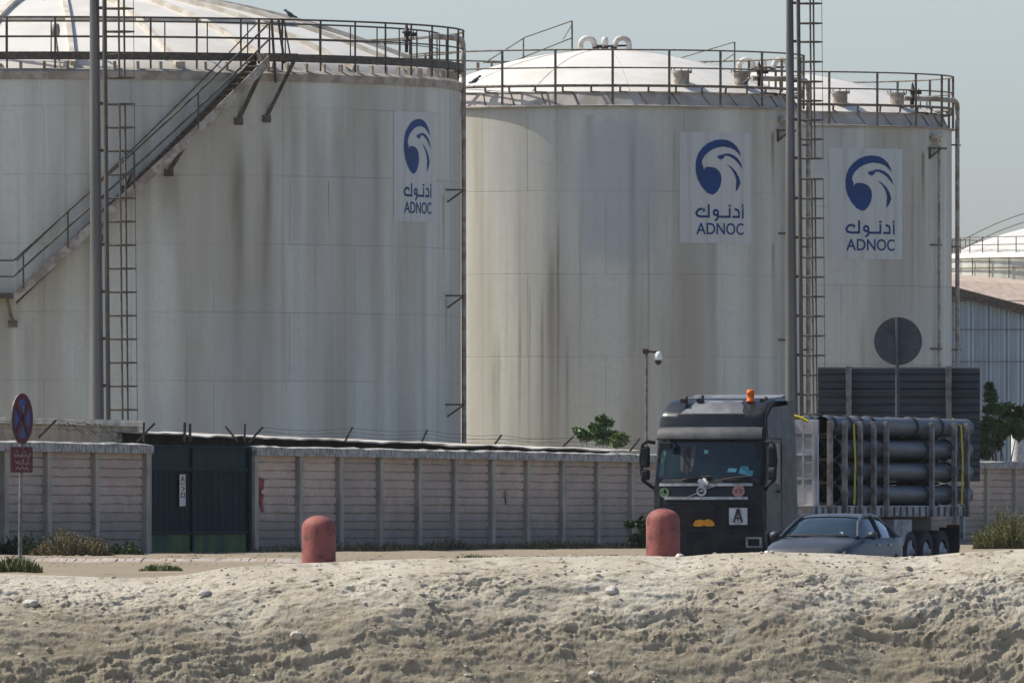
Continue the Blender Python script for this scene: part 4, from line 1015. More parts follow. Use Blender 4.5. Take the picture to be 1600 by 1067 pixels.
scrub('dark_shrub', 'low dark scrub at the wall foot just left of the gate', 165, 226, .42, 334, 180, LEAFD, 26)
GR = M('grass blades', (.075, .10, .03), (.13, .13, .05), scale=6, rough=.8)
for px0, px1, yb, h, D, n_, lb in ((-25, 66, 897, .33, 231, 900, 'green grass tuft round the foot of the sign pole'), (217, 286, 893, .17, 240, 420, 'low green grass tuft on the bank edge in front of the gate'), (704, 775, 880, .24, 278, 420, 'yellow-green grass tuft between the two bollards')):
    mb = MB(); tuft(mb, px0, px1, yb, h, D, n_, int(px1)); p = P((px0 + px1) / 2, yb, D); p.z = GZ; solo('grass_tuft', mb, GR, lb, 'grass', p, 'grass tufts')
mb = MB()
for i, px in enumerate(range(400, 1010, 9)):
    D = F / ws(px) - 5; tuft(mb, px - 9, px + 12, 860, .22 + .25 * vnoise(np.array(px * .02), np.array(1.), 3), D + rnd.uniform(-3, 2), 16 if px < 540 else 30, px, .03, .5)
for px in range(-40, 400, 10):
    D = F / ws(px) - 4; tuft(mb, px - 8, px + 8, 865, .10, D, 5, px + 999, .03, .5)
o = struct('dry_grass', mb, DRY, 'stuff')
mb = MB()
for i in range(1200):
    px = rnd.uniform(-20, 1000); D = rnd.uniform(262, 345); p = P(px, 880, D)
    if D > F / ws(px) - 1: continue
    p.z = float(ground_z(np.array(p.x), np.array(p.y))) ; rock(mb, p, rnd.uniform(.02, .07), i, .6)
struct('rubble', mb, M('ground rubble', (.34, .27, .20), (.24, .19, .14), scale=2, rough=.95), 'stuff')

# ------------------------------------------------------------ birds
def bird(px, py, D, label, sc=1.0, flip=1):
    p = P(px, py, D); mb = MB()
    ring = [(-.17, .0, .012, .02), (-.10, .02, .03, .025), (-.04, .05, .06, .055), (.03, .08, .065, .062), (.07, .12, .045, .045), (.09, .155, .034, .034), (.12, .165, .028, .028), (.135, .16, .012, .012), (.155, .155, .004, .004)]
    vs = []; fs = []
    for x_, z_, w_, h_ in ring:
        for k in range(8): a = k * math.pi / 4; vs.append(p + Vector((flip * x_, w_ * math.cos(a), z_ + h_ * math.sin(a) + .03)) * sc)
    for i in range(len(ring) - 1):
        for k in range(8): fs.append((i*8+k, i*8+(k+1) % 8, (i+1)*8+(k+1) % 8, (i+1)*8+k))
    mb.add(vs, fs, True)
    for dy in (-.02, .02): mb.bar(p + Vector((0, dy, 0)), p + Vector((0, dy, .07)), .012)
    solo('pigeon', mb, M('pigeon feathers', (.05, .05, .055), (.09, .09, .10), scale=20), label, 'bird', p, 'pigeons')
bird(453, 29.5, T1.D - T1.R * math.cos(R_(T1.ang(453))) - .1, 'dark pigeon perched on the top rail of the left tank', 1.35, -1)
bird(743, 132, T2.D - T2.R * math.cos(R_(T2.ang(743))) - .04, 'dark pigeon perched on the lower rail at the left of the middle tank', 1.4)
bird(1166, 133, T2.D - T2.R * math.cos(R_(T2.ang(1166))) - .04, 'dark pigeon on the lower rail near the valve of the middle tank', 1.1)
EOFMARK = 1
hz = MB().box((0, 700, 16), (1500, 1700, 36)); hm = bpy.data.materials.new('haze'); hm.use_nodes = True; ht = hm.node_tree
ht.nodes.remove(ht.nodes['Principled BSDF']); pv = ht.nodes.new('ShaderNodeVolumePrincipled'); pv.inputs['Density'].default_value = .00003; pv.inputs['Color'].default_value = (.96, .97, .97, 1)
ht.links.new(pv.outputs[0], ht.nodes['Material Output'].inputs['Volume'])
struct('haze', hz, hm, 'stuff')
# ------------------------------------------------------------ truck
TX = 4.41
TRK = thing('cargo_truck', 'black cab truck with a long flatbed stacked with pipes', 'truck', (TX, 319, 0), R_(-20))
m, b, n = newmat('black truck paint', .3, 0, .3)
c = n.mix(n.math('MULTIPLY', n.ramp(n.noise((1, 1, 1), 2.2, 6), .4, .75), .55), (.007, .010, .013), (.028, .027, .026)); n.link(c, b.inputs['Base Color'])
n.link(n.ramp(n.noise((1, 1, 1), 3, 4), .3, .7, .25, .5), b.inputs['Roughness']); BLK = m
DUST = M('dusty black plastic', (.013, .015, .017), (.03, .03, .029), scale=3, rough=.7, spec=.15)
m, b, n = newmat('windscreen glass', .1, 0, .4)
n.link(n.mix(n.ramp(n.noise((1, 1, 1), 1.7, 3), .35, .7), (.004, .013, .015), (.010, .022, .024)), b.inputs['Base Color']); GLS = m
CHR = M('dull chrome', (.42, .43, .44), (.25, .25, .25), scale=6, rough=.35, metal=.6)
RUB = M('tyre rubber', (.022, .021, .02), (.05, .045, .04), scale=5, rough=.85)
SILV = M('dusty silver metal', (.44, .42, .40), (.26, .235, .21), scale=3, rough=.6, metal=.2)
GLIT = M('roof grey dusty paint', (.17, .175, .18), (.09, .09, .092), scale=2, rough=.5)
def zpx(py, s_=69.0): return EYE + (HZ - py) / s_
prof = [(2.15, .95), (2.15, 3.86), (2.02, 4.0), (1.2, 3.99), (.75, 3.90), (.42, 3.72), (.30, 3.64), (.26, 3.56), (.24, 3.34), (.20, 3.08), (.04, 2.18), (0, 2.1), (0, 1.4), (.02, .95), (.08, .45), (.35, .40), (1.0, .95)]
def fy(z):                           # y of the cab front at height z
    pts = [(.45, .08), (.95, .02), (1.4, 0), (2.1, 0), (2.18, .04), (3.08, .20), (3.34, .24), (3.56, .26), (3.64, .30), (3.72, .42), (3.90, .75), (3.99, 1.2)]
    return float(np.interp(z, [p[0] for p in pts], [p[1] for p in pts]))
def cw(z): return 1.32 * (1 - .075 * max(0, min(1, (z - 2.9) / 1.1)))      # half width
def bow(u): return .16 * abs(u) ** 3.0
def frontpt(u, z, off=0.0):
    return Vector((u * cw(z), fy(z) + bow(u) * (1 - .0) - off, z))
us = [-1, -.985, -.95, -.85, -.65, -.4, -.15, .15, .4, .65, .85, .95, .985, 1]
mb = MB(); vs = []; fs = []; n_ = len(prof)
ins = {0: .05, 1: .02, 2: .0, len(us) - 1: .05, len(us) - 2: .02, len(us) - 3: .0}
cy, cz_ = 1.1, 2.2
for i, u in enumerate(us):
    e = ins.get(i, 0.0)
    for (y, z) in prof:
        yy = y + bow(u) * max(0, 1 - y / 1.0); L = math.hypot(y - cy, z - cz_)
        yy += (cy - y) / L * e; zz_ = z + (cz_ - z) / L * e
        vs.append((u * cw(z), yy, zz_))
for i in range(len(us) - 1):
    for k in range(n_): fs.append((i*n_+k, (i+1)*n_+k, (i+1)*n_+(k+1) % n_, i*n_+(k+1) % n_))
fs += [tuple(range(n_ - 1, -1, -1)), tuple(range((len(us) - 1) * n_, len(us) * n_))]
mb.add(vs, fs, True)
cab = obj('cab', mb, BLK, TRK)
def fpanel(name, u0, u1, z0, z1, off, mat, parent=cab, nu=13, nz=5, top=None, th=.0, label=None):
    mb = MB(); U = np.linspace(u0, u1, nu); Zs = np.linspace(z0, z1, nz)
    mb.grid(lambda u, z: frontpt(u, z, off), list(U), list(Zs))
    # edges back to the body
    for (ua, ub, za, zb) in ((u0, u1, z0, z0), (u0, u1, z1, z1)):
        mb.grid(lambda u, q: frontpt(u, za, off * (1 - q) - .01 * q), list(U), [0, 1], False)
    for ua in (u0, u1): mb.grid(lambda z, q: frontpt(ua, z, off * (1 - q) - .01 * q), list(Zs), [0, 1], False)
    return obj(name, mb, mat, parent, label=label)
ws_ = fpanel('windscreen', -.93, .93, zpx(747), zpx(690), .012, GLS)
fpanel('wiper_panel', -.94, .94, 2.05, zpx(748), .02, DUST)
fpanel('upper_light_box', -.93, .93, zpx(668), zpx(647), .015, M('gloss black', (.012, .013, .016), (.02, .02, .02), rough=.15), nz=4)
# sun visor, a protruding lip
mb = MB(); U = list(np.linspace(-.97, .97, 13))
mb.grid(lambda u, q: frontpt(u, [3.36, 3.30, 3.10, 3.06, 3.12, 3.3][int(q)], [.0, .13, .17, .16, .12, 0.0][int(q)]), U, [0, 1, 2, 3, 4, 5])
obj('sun_visor', mb, M('visor grey', (.075, .078, .08), (.04, .041, .042), rough=.6), cab)
mb = MB(); mb.grid(lambda u, z: frontpt(u, z, .012), list(np.linspace(-.86, .86, 11)), [3.66, 3.72, 3.8, 3.9, 3.96]); obj('roof_fairing', mb, GLIT, cab)
mb = MB()
mb.add([(x_ * .97, y_, z_) for x_, y_, z_ in ((-1.1, 1.25, 4.01), (1.1, 1.25, 4.01), (1.1, 2.1, 4.04), (-1.1, 2.1, 4.04), (-1.1, 1.25, 3.99), (1.1, 1.25, 3.99), (1.1, 2.1, 3.9), (-1.1, 2.1, 3.9))], [(0, 1, 2, 3), (0, 4, 5, 1), (1, 5, 6, 2), (2, 6, 7, 3), (3, 7, 4, 0)]); obj('roof_plate', mb, GLIT, cab)
for za in (2.045, 1.74):
    fpanel('chrome_bar', -.88 if za > 2 else -.78, .82 if za > 2 else .74, za - .032, za + .032, .05, CHR, nz=2)
fpanel('grille', -.86, .86, 1.05, 1.68, .012, DUST, nz=8)
for i in range(7): fpanel('grille_slat', -.84, .84, 1.10 + i * .085, 1.125 + i * .085, .03, BLK, nz=2)
fpanel('bumper', -1.0, 1.0, .46, .98, .05, DUST, nz=4)
for sg in (-1, 1):
    hl = fpanel('headlight', sg * .70 if sg > 0 else -.97, .97 if sg > 0 else -.70, .62, .86, .065, CHR, nu=5, nz=3); fpanel('lamp_lens', sg * .74 if sg > 0 else -.93, .93 if sg > 0 else -.74, .66, .82, .075, GLS, hl, nu=4, nz=2)
    fpanel('air_deflector', .86 if sg > 0 else -.99, .99 if sg > 0 else -.86, 1.0, 2.02, .03, BLK, nu=4, nz=5)
def facemark(name, polys, off, mat, parent=cab, cxp=0, czp=0, sc=1.0):     # flat mark following the front
    mb = MB()
    for p in polys: mb.add([frontpt((cxp + q[0] * sc) / 1.25, czp + q[1] * sc, off) for q in p], [tuple(range(len(p)))])
    return obj(name, mb, mat, parent)
circ = lambda r, n=20, cx=0, cz=0: [(cx + r * math.cos(2 * math.pi * k / n), cz + r * math.sin(2 * math.pi * k / n)) for k in range(n)]
def ringp(r0, r1, n=20): return [[(r0 * math.cos(a), r0 * math.sin(a)), (r1 * math.cos(a), r1 * math.sin(a)), (r1 * math.cos(b), r1 * math.sin(b)), (r0 * math.cos(b), r0 * math.sin(b))] for a, b in [(2 * math.pi * k / n, 2 * math.pi * (k + 1) / n) for k in range(n)]]
facemark('maker_badge', ringp(.07, .115) + stroke([(.075, .075), (.13, .13)], .03) + stroke([(-.04, 0), (.04, 0)], .03), .06, CHR, czp=1.90, cxp=-.10)
facemark('diagonal_bar', stroke([(-.42, -.15), (-.13, -.04)], .02) + stroke([(-.06, .03), (.30, .13)], .02), .055, CHR, czp=1.90, cxp=-.05)
facemark('white_emblem', [circ(.05, 10, -.06, .02), circ(.06, 10, .03, .03), circ(.045, 10, .09, -.02), circ(.04, 10, -.01, -.03)], .07, WHITEM, czp=2.11, cxp=-.08)
facemark('round_sticker', ringp(.07, .12) + stroke([(-.03, .05), (-.03, -.04), (.04, -.04)], .025), .03, M('green sticker', (.12, .2, .1), (.08, .14, .08)), czp=1.87, cxp=-.98)
st_ = facemark('round_sticker', [circ(.135)], .055, M('pink sticker', (.48, .26, .22), (.38, .2, .17), scale=20), czp=1.90, cxp=.73)
facemark('sticker_text', stroke([(-.09, .03), (-.05, -.05), (-.02, .05)], .02) + stroke([(.03, .05), (.08, .03), (.03, -.03), (.08, -.06)], .02), .062, RED, st_, czp=1.90, cxp=.73)
pl_ = facemark('number_plate', [[(-.25, -.05), (-.2, -.075), (-.08, -.08), (.0, -.05), (.08, -.08), (.2, -.075), (.25, -.04), (.2, .05), (.1, .09), (0, .06), (-.1, .08), (-.2, .05)]], .05, M('orange plate', (.62, .27, .01), (.5, .2, .01), scale=15), czp=1.18, cxp=-.05)
an = facemark('placard', [[(-.2, -.19), (.2, -.19), (.2, .19), (-.2, .19)]], .055, WHITEM, czp=1.33, cxp=.72)
facemark('placard_letter', stroke([(-.09, -.13), (-.01, .15), (.02, .15), (.08, -.13)], .04) + stroke([(-.05, -.04), (.06, -.04)], .035) + stroke([(.0, .12), (.0, -.15)], .02), .065, INK, an, czp=1.33, cxp=.72)
# things seen in the windscreen: papers and a curtain
CY = M('cyan paper', (.07, .25, .32), (.05, .18, .24), scale=9)
facemark('papers', [[(.70, 2.30), (1.0, 2.24), (1.02, 2.36), (.92, 2.38), (.90, 2.46), (.74, 2.47)], [(.44, 2.33), (.64, 2.33), (.66, 2.41), (.48, 2.42)]], .018, CY, ws_)
facemark('toll_tag', [[(-.10, 2.75), (-.01, 2.75), (-.01, 2.83), (-.10, 2.83)]], .018, M('pale tag', (.2, .42, .42), (.2, .38, .4)), ws_)
facemark('curtain', [[(-.62, 2.35), (-.55, 2.35), (-.58, 2.95), (-.66, 2.95)], [(-.42, 2.35), (-.34, 2.35), (-.28, 2.95), (-.36, 2.95)]], .016, M('grey curtain', (.07, .08, .08), (.05, .06, .06)), ws_)
facemark('seat_back', [[(-.52, 2.3), (-.44, 2.3), (-.42, 2.9), (-.53, 2.9)]], .016, M('maroon seat', (.04, .022, .025), (.03, .02, .02)), ws_)
facemark('left_reflection', [[(-1.12, 2.25), (-1.02, 2.25), (-1.0, 2.8), (-1.1, 2.8)]], .016, M('dull teal reflection', (.06, .13, .12), (.05, .10, .10)), ws_).name = 'painted_reflection'  # reflection at the left of the windscreen, painted as a flat teal patch
for sg, x_ in ((-1, -.55), (1, .35)):
    mb = MB(); mb.tube([frontpt(x_ / 1.25, 2.16, .05), frontpt((x_ + .25) / 1.25, 2.2, .06), frontpt((x_ + .62) / 1.25, 2.235, .04)], .02, 5); obj('wiper', mb, DARKV, cab)
mb = MB(); mb.box((-.93, -.1, 2.93), (.28, .12, .16)); mb.bar((-.93, -.1, 3.0), (-.93, .2, 3.08), .05); obj('front_mirror', mb, DUST, cab, bevel=.03)
# side of cab
sx = lambda z, o=.008: cw(z) + o
def spanel(name, poly, mat, o=.008, parent=cab, side=1):
    mb = MB(); mb.add([(side * sx(z, o), y, z) for y, z in poly], [tuple(range(len(poly))) if side > 0 else tuple(reversed(range(len(poly))))]); return obj(name, mb, mat, parent)
for side in (1, -1):
    spanel('side_window', [(.38, 2.12), (1.22, 2.05), (1.22, 2.98), (.5, 2.98)], M('side glass', (.10, .125, .12), (.14, .16, .15), rough=.15), .012, side=side)  # pale glass colour stands in for the reflection in the side window
    dr = spanel('door', [(.32, .98), (1.38, .98), (1.38, 3.08), (.42, 3.08), (.30, 2.1)], M('cab side paint dusty', (.035, .034, .035), (.085, .075, .066), scale=2.5, rough=.45), .004, side=side)
    spanel('sleeper_panel', [(1.40, .98), (2.1, .98), (2.1, 2.9), (1.40, 2.9)], MATS['cab side paint dusty'], .006, side=side); spanel('upper_side_panel', [(.50, 3.1), (.48, 3.3), (.55, 3.58), (.95, 3.80), (2.1, 3.86), (2.1, 2.902), (1.4, 2.902), (1.4, 3.1)], MATS['cab side paint dusty'], .006, side=side)
    mb = MB(); mb.box((side * (sx(1.9) + .02), 1.22, 1.9), (.04, .18, .05)); obj('handle', mb, DARKV, dr)
    mb = MB(); mb.hexa([Vector((side * a, b, c)) for a, b, c in ((1.0, .55, .4), (1.34, .55, .4), (1.34, 2.0, .4), (1.0, 2.0, .4))], [Vector((side * a, b, c)) for a, b, c in ((1.0, .45, .95), (1.345, .45, .95), (1.345, 2.0, .95), (1.0, 2.0, .95))]); obj('step_panel', mb, DUST, cab, bevel=.03)
    # mirrors
    mb = MB(); x0 = side * 1.33; xm = side * 1.58
    mb.tube([(x0, .25, 3.0), (side * 1.48, .12, 3.03), (xm, .1, 2.95), (xm + side * .05, .1, 2.6), (xm, .12, 2.15), (side * 1.38, .16, 2.0), (x0, .28, 1.95)], .042, 6)
    mr = obj('mirror_arm', mb, DUST, cab)
    mb = MB(); mb.box((side * 1.52, .14, 2.68), (.20, .16, .48)); mb.box((side * 1.52, .14, 2.27), (.20, .16, .24)); obj('mirror_housing', mb, DUST, mr, bevel=.05)
    # roof side wing
    mb = MB(); mb.prism([(side * 1.235, 2.05, 3.95), (side * 1.235, 2.42, 4.0), (side * 1.25, 2.50, 3.6), (side * 1.335, 2.52, 1.1), (side * 1.335, 2.05, 1.1)], (-side * .03, 0, 0)); obj('side_wing', mb, MATS['cab side paint dusty'], cab)
mb = MB(); mb.hexa([Vector(q) for q in ((-1.1, 1.7, 3.98), (1.1, 1.7, 3.98), (1.1, 2.3, 3.98), (-1.1, 2.3, 3.98))], [Vector(q) for q in ((-1.05, 1.9, 4.02), (1.05, 1.9, 4.02), (1.08, 2.35, 4.10), (-1.08, 2.35, 4.10))]); obj('roof_deflector', mb, GLIT, cab)
mb = MB().lathe([(0, 0), (.10, 0), (.10, .04), (.085, .05), (.085, .17), (.095, .18), (.09, .25), (.06, .28), (0, .285)], 16, (.76, .85, 3.92)); obj('beacon', mb, M('orange beacon', (.75, .16, .01), (.6, .1, .01), scale=20, rough=.25), cab)
for x_, y_, h_ in ((-.74, .7, .14), (-.42, .9, .17), (1.02, 1.15, .13)):
    mb = MB(); mb.lathe([(0, 0), (.05, 0), (.04, h_ * .5), (.045, h_), (0, h_ + .02)], 10, (x_, y_, 3.9)); mb.tube([(x_, y_, 3.92 + h_ * .4), (x_ - .02, y_ - .2, 3.90 + h_ * .3)], .04, 8, r2=.06); obj('air_horn', mb, DARKV, cab)
for x_ in (-1.03, ):
    mb = MB().box((x_, .42, 3.66), (.09, .05, .05)); obj('marker_lamp', mb, CHR, cab)
# wheels
def wheel(parent, x_, y_, r=.51, wd=.32):
    Ry = Matrix.Rotation(R_(90), 3, 'Y')
    mb = MB().lathe([(r * .55, -wd / 2), (r * .95, -wd / 2), (r, -wd / 2 + .03), (r, wd / 2 - .03), (r * .95, wd / 2), (r * .55, wd / 2)], 28, (x_, y_, r), R3=Ry); t = obj('wheel', mb, RUB, parent)
    mb = MB().lathe([(r * .55, -wd / 2 + .01), (r * .52, 0), (r * .2, .02), (r * .18, wd / 2 - .02), (0, wd / 2)] if x_ > 0 else [(0, -wd / 2), (r * .18, -wd / 2 + .02), (r * .2, -.02), (r * .52, 0), (r * .55, wd / 2 - .01)], 20, (x_, y_, r), R3=Ry)
    obj('rim', mb, SILV, t) if parent is TRK else None
    return t
for sg in (-1, 1):
    wheel(TRK, sg * 1.07, 1.35); wheel(TRK, sg * 1.05, 4.6, wd=.45)
mb = MB().box((0, 3.4, .95), (.9, 6.2, .26)); mb.box((0, 2.6, .75), (2.3, .9, .5)); obj('chassis', mb, DARKV, TRK)
def tY(px, x_=1.25):                 # trailer position whose near side shows at column px
    y = 6.0
    for _ in range(12):
        D = 319 + y * .940 - x_ * .342; y = ((px - 800) * D / F - TX - x_ * .940) / .342
    return y
# trailer
TR = obj('trailer', MB().box((0, 9.35, 1.46), (2.5, 11.2, .24)), SILV, TRK, bevel=.015)
mb = MB()
for i in range(24): mb.box((1.27, 4.0 + i * .47, 1.44), (.05, .05, .22)); mb.box((-1.27, 4.0 + i * .47, 1.44), (.05, .05, .22))
obj('side_cleat', mb, GALV, TR)
mb = MB().box((0, 9.35, 1.15), (.9, 11, .34)); obj('frame', mb, DARKV, TR)
HB = M('headboard paint', (.60, .58, .57), (.42, .40, .39), scale=2, rough=.6)
mb = MB(); y_ = tY(1279)
mb.box((0, y_, 3.38), (2.5, .08, .34)); mb.box((0, y_, 1.8), (2.5, .08, .5)); mb.box((0, y_ + .02, 2.6), (2.44, .03, 1.3))
for x_ in (-1.19, -.6, 0, .55, 1.19): mb.box((x_, y_ - .03, 2.57), (.12, .1, 1.96))
for z in (2.2, 2.75): mb.box((0, y_ - .035, z), (2.46, .06, .06))
obj('headboard', mb, HB, TR)
mb = MB()
for x_ in (.92, 1.16): mb.bar((x_, y_ - .13, 1.6), (x_, y_ - .13, 3.5), .04)
for k in range(7): mb.bar((.92, y_ - .13, 1.75 + k * .27), (1.16, y_ - .13, 1.75 + k * .27), .03)
obj('headboard_ladder', mb, M('pale ladder', (.5, .5, .5), (.38, .37, .36)), TR)
STK = M('stake steel', (.30, .265, .24), (.16, .125, .10), scale=4, rough=.7)
for px in (1297, 1320, 1344, 1365, 1385, 1456, 1491, 1511):
    y = tY(px, 1.29)
    for sg in (1, -1):
        if sg < 0 and px in (1320, 1365): continue
        mb = MB().box((sg * 1.29, y, 2.42), (.11, .12, 2.2)); obj('stake', mb, STK, TR, bevel=.01)
for k, y in enumerate((10.9, 12.1, 13.3)):
    for sg in (-1, 1):
        t = wheel(TR, sg * 1.05, y, .5, .4)
        mb = MB().lathe([(.27, .0), (.22, .05), (.08, .06), (.07, .14), (0, .14)], 16, (sg * 1.18, y, .5), R3=Matrix.Rotation(R_(90 * sg), 3, 'Y')); obj('hub', mb, SILV, TR)
y = tY(1408)
mb = MB().box((1.08, y + .2, .95), (.32, 1.3, .62)); obj('tool_box', mb, SILV, TR, bevel=.02)
for sg in (-1, 1):
    mb = MB().box((sg * 1.0, 7.9, .75), (.14, .16, 1.0)); mb.box((sg * 1.0, 7.9, .25), (.3, .3, .05)); obj('landing_leg', mb, SILV, TR)
for sg in (-1, 1):
    mb = MB().box((sg * 1.06, 14.35, .72), (.5, .02, .7)); obj('mud_flap', mb, RUB, TR); mb = MB().box((sg * 1.0, 14.96, 1.05), (.4, .06, .16)); obj('tail_lamp', mb, M('tail red', (.3, .02, .02), (.2, .02, .02)), TR)
    mb = MB().box((sg * 1.22, 14.85, 1.2), (.1, .12, .8)); obj('rear_post', mb, SILV, TR)
mb = MB().box((0, 14.7, .62), (2.4, .1, .12)); obj('under_run_bar', mb, SILV, TR)
# pipes: 4 rows of 5
PIPE = M('steel pipe coating', (.055, .066, .075), (.10, .105, .105), sc=(3, .3, 3), scale=2, rough=.5, spec=.4)
PIN = M('pipe bore', (.012, .012, .013), (.02, .018, .016), rough=.8)
COLL = M('pipe collar', (.03, .032, .035), (.05, .05, .05), scale=5, rough=.6)
Mt = TRK.matrix_basis
rp_ = .212; rowz = [1.60 + .24 + i * .525 for i in range(4)]
rown = ['bottom', 'second lowest', 'second highest', 'top']
Ry90 = Matrix.Rotation(R_(90), 3, 'X')
y0p, y1p = tY(1284, 1.0), 14.9
mesh_cache = {}
def pipe_parts(root, L):
    if L not in mesh_cache:
        mb = MB().lathe([(rp_, 0), (rp_, L)], 22, R3=Matrix.Rotation(R_(-90), 3, 'X')); b = obj('barrel', mb, PIPE, root)
        mb = MB().lathe([(rp_ - .0015, -.004), (rp_ * .94, -.004), (rp_ * .94, L + .004), (rp_ - .0015, L + .004)], 22, R3=Matrix.Rotation(R_(-90), 3, 'X')); i_ = obj('bore', mb, PIN, root)
        c_ = []
        for yy in (.35, 1.5, 2.3, 3.2, 6.3, 8.2): mb = MB().lathe([(rp_, yy), (rp_ + .035, yy + .01), (rp_ + .035, yy + .10), (rp_, yy + .16)], 22, R3=Matrix.Rotation(R_(-90), 3, 'X')); c_.append(obj('collar', mb, COLL, root))
        mesh_cache[L] = (b, i_, *c_); return
    for q in mesh_cache[L]:
        d = q.copy(); COL.objects.link(d); d.parent = root
for r in range(4):
    for c in range(5):
        x_ = 1.0 - c * .5; y = y0p + (.0 if r == 3 else .75 + .2 * ((r * 3 + c) % 3)); z = rowz[r]; L = 10.6 if r == 3 else 9.8
        if c == 0: lb = 'grey steel pipe on the near side of the load, %s row' % rown[r]
        elif c == 4: lb = 'grey steel pipe on the far side of the load, %s row' % rown[r]
        else: lb = 'grey steel pipe in the middle of the stacked load, %s row' % rown[r]
        root = thing('steel_pipe', lb, 'pipe', Mt @ Vector((x_, y, z)), R_(-20), 'steel pipes stacked on the truck')
        pipe_parts(root, L)
# timber dunnage between the rows
for r in range(4):
    for j, yy in enumerate((5.6, 9.2, 13.2)):
        mb = MB().box((0, 0, 0), (2.36, .12, .07)); o = obj('timber_bearer', mb, M('dark timber', (.09, .065, .045), (.05, .04, .03), scale=6)); zz = 1.615 if r == 0 else (rowz[r] + rowz[r - 1]) / 2
        o.location = Mt @ Vector((0, yy, zz)); o.rotation_euler = (0, 0, R_(-20)); tag(o, 'dark timber bearer under the %s pipe row, %s of the flatbed' % (rown[r], ('front end', 'middle', 'rear end')[j]), 'timber', 'timber bearers between the pipes')
YEL = M('yellow webbing', (.62, .50, .02), (.45, .36, .02), scale=12, rough=.6)
def strap_thing(y, label, dz=0):
    top = rowz[3] + rp_ + .02; mb = MB(); pts = [(-1.25, y, 1.6), (-1.25, y, top - .2), (-1.02, y, top), (0, y, top + .01), (1.02, y, top), (1.245, y, top - .2), (1.30 - .03, y + .05, 2.6), (1.26, y, 1.6)]
    for a, b in zip(pts[:-1], pts[1:]):
        a = Vector(a); b = Vector(b); q = Vector((0, .065, 0)); mb.add([Mt @ (a - q), Mt @ (a + q), Mt @ (b + q), Mt @ (b - q)], [(0, 1, 2, 3)])
        nrm = (b - a).normalized().cross(Vector((0, 1, 0))) * .006; mb.add([Mt @ (a - q + nrm), Mt @ (a + q + nrm), Mt @ (b + q + nrm), Mt @ (b - q + nrm)], [(3, 2, 1, 0)])
    solo('load_strap', mb, YEL, label, 'strap', Mt @ Vector((0, y, 1.6)), 'yellow load straps')
strap_thing(tY(1334), 'yellow webbing strap over the front part of the pipe load'); strap_thing(tY(1502), 'yellow webbing strap over the rear end of the pipe load')
mb = MB().tube([Mt @ Vector(q) for q in ((.2, 3.72, 3.57), (.5, 3.7, 3.60), (.8, 3.72, 3.63), (1.0, 3.72, 3.58), (1.15, 3.72, 3.5))], .035, 6); solo('loose_strap', mb, YEL, 'loose yellow strap bundled on top of the headboard', 'strap', Mt @ Vector((.7, 3.7, 3.57)))

# ------------------------------------------------------------ car
CAR = thing('parked_car', 'dark grey sedan half hidden by the sand bank in front of the truck', 'car', ((1254 - 800) * 281 / F, 281, -.10), R_(-17))
m, b, n = newmat('dark grey car paint', .5, .1, .35); b.inputs['Coat Weight'].default_value = .15
n.link(n.mix(n.ramp(n.noise((1, 1, 1), 1.5, 5), .35, .7), (.030, .038, .048), (.055, .06, .066)), b.inputs['Base Color']); CP = m
m, b, n = newmat('car glass', .06, 0, .8); n.link(n.mix(n.ramp(n.noise((1, 1, 1), 2, 3), .4, .7), (.008, .02, .026), (.016, .032, .038)), b.inputs['Base Color']); CG = m
HWc = .92
ys_ = [0, .06, .2, .5, .9, 1.3, 1.45, 2.4, 3.3, 4.0, 4.4, 4.62, 4.7]
topz = [.62, .72, .80, .88, .95, 1.0, 1.02, 1.03, 1.05, 1.06, 1.04, .98, .8]
hw = [.62, .74, .84, .90, .92, .92, .92, .92, .92, .90, .86, .80, .7]
sec = lambda h, zt: [(-h, .28), (-h * 1.0, .55), (-h * .995, zt - .16), (-h * .95, zt - .05), (-h * .80, zt), (-h * .4, zt + .02), (0, zt + .03), (h * .4, zt + .02), (h * .80, zt), (h * .95, zt - .05), (h * .995, zt - .16), (h, .55), (h, .28), (h * .9, .22), (-h * .9, .22)]
mb = MB(); vs = []; fs = []
for y, zt, h in zip(ys_, topz, hw):
    vs += [(x_, y, z) for x_, z in sec(h, zt)]
n_ = 15
for i in range(len(ys_) - 1):
    for k in range(n_): fs.append((i*n_+k, i*n_+(k+1) % n_, (i+1)*n_+(k+1) % n_, (i+1)*n_+k))
fs += [tuple(range(n_)), tuple(range((len(ys_)-1)*n_ + n_ - 1, (len(ys_)-1)*n_ - 1, -1))]
mb.add(vs, fs, True); body = obj('body', mb, CP, CAR)
gy = [1.22, 1.75, 2.15, 2.7, 3.3, 3.85, 4.25]; gz = [1.00, 1.30, 1.43, 1.46, 1.42, 1.25, 1.08]; gw = [.74, .66, .62, .62, .61, .62, .66]
bz = 1.0
def gsec(i):
    zt = gz[i]; h = gw[i]; hb = .86 if 0 < i < 6 else .80; zb = bz
    return [(-hb, zb), (-(hb * .35 + h * .65), zb + (zt - zb) * .72), (-h, zt - .02 * (zt - zb) / .45), (-h * .6, zt + .012), (0, zt + .02), (h * .6, zt + .012), (h, zt - .02 * (zt - zb) / .45), (hb * .35 + h * .65, zb + (zt - zb) * .72), (hb, zb)]
mb = MB(); vs = []; fs = []
for i, y in enumerate(gy): vs += [(x_, y, z) for x_, z in gsec(i)]
n_ = 9
for i in range(len(gy) - 1):
    for k in range(n_ - 1): fs.append((i*n_+k, i*n_+k+1, (i+1)*n_+k+1, (i+1)*n_+k))
mb.add(vs, fs, True); obj('greenhouse_glass', mb, CG, body)
mb = MB()
for i in range(2, 4):
    for k in range(1, 7):
        pass
def gp_(i, k, o=.012):
    x_, z = gsec(i)[k]; return Vector((x_ * (1 + o * .8), gy[i], z + o))
vs = []; fs = []
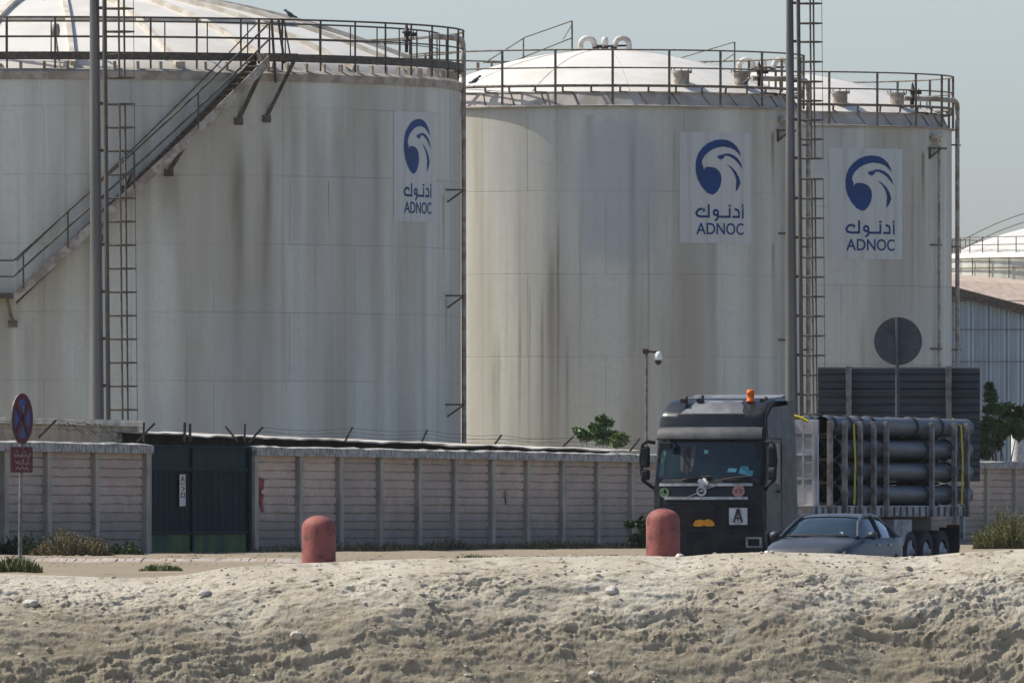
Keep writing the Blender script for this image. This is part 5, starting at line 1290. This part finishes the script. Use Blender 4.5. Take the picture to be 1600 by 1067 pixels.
for i in (1, 2, 3, 4, 5):
    for k in range(2, 7):
        v = gp_(i, k)
        if i == 1: v = gp_(1, k).lerp(gp_(2, k), .75)
        if i == 5: v = gp_(5, k).lerp(gp_(4, k), .7)
        vs.append(v)
for i in range(4):
    for k in range(4): fs.append((i*5+k, i*5+k+1, (i+1)*5+k+1, (i+1)*5+k))
mb.add(vs, fs, True); obj('roof', mb, CP, body)
for sg, ks in ((-1, (0, 1, 2)), (1, (8, 7, 6))):
    mb = MB()
    mb.tube([gp_(0, ks[0]), gp_(1, ks[2]), gp_(2, ks[2]), gp_(3, ks[2]), gp_(4, ks[2]), gp_(5, ks[2]), gp_(6, ks[0])], .038, 6)
    q = [gp_(3, k) for k in ks]; mb.tube(q, .035, 6); mb.tube([gp_(5, ks[0]), gp_(5, ks[1]), gp_(5, ks[2])], .05, 6)
    obj('pillar', mb, CP if sg < 0 else CP, body)
    mb = MB(); mb.lathe([(0, -.1), (.06, -.09), (.09, 0), (.075, .08), (0, .1)], 10, (sg * 1.02, 1.55, 1.05), R3=Matrix.Rotation(R_(90), 3, 'Y')); mb.bar((sg * .88, 1.55, 1.0), (sg * .98, 1.55, 1.04), .05); obj('wing_mirror', mb, CP, body)
    for yy in (2.35, 3.2): obj('handle', MB().box((sg * .925, yy, .86), (.03, .16, .03)), CHR, body)
    mb = MB(); mb.add([(sg * .55, .10, .62), (sg * .80, .19, .62), (sg * .84, .30, .74), (sg * .60, .16, .72)], [(0, 1, 2, 3) if sg > 0 else (3, 2, 1, 0)]); mb.v = [(x_ , y - .09, z) for x_, y, z in mb.v]; obj('headlight', mb, CHR, body)
    for yy in (.95, 3.75):
        mb = MB().lathe([(0, -.1), (.2, -.1), (.31, -.09), (.34, -.06), (.34, .08), (.31, .1), (.2, .1), (0, .1)], 24, (sg * .83, yy, .34), R3=Matrix.Rotation(R_(90), 3, 'Y')); wv = obj('wheel', mb, RUB, CAR)
        obj('rim', MB().lathe([(0, .105), (.2, .11), (.21, .1)] , 16, (sg * .83, yy, .34), R3=Matrix.Rotation(R_(90 * sg), 3, 'Y')), SILV, wv)
mb = MB().tube([(-.35, 1.25, 1.05), (.1, 1.2, 1.05), (.6, 1.28, 1.05)], .014, 5); mb.tube([(-.7, 1.3, 1.05), (-.3, 1.22, 1.05)], .014, 5); obj('wiper', mb, DARKV, body)
obj('dash_paper', MB().add([(-.1, 1.30, 1.055), (.45, 1.30, 1.055), (.45, 1.40, 1.115), (-.1, 1.40, 1.115)], [(0, 1, 2, 3)]), M('greenish paper', (.25, .42, .34), (.2, .36, .3)), body)
mb = MB().box((0, -.012, .46), (.9, .03, .16)); obj('grille', mb, DARKV, body)
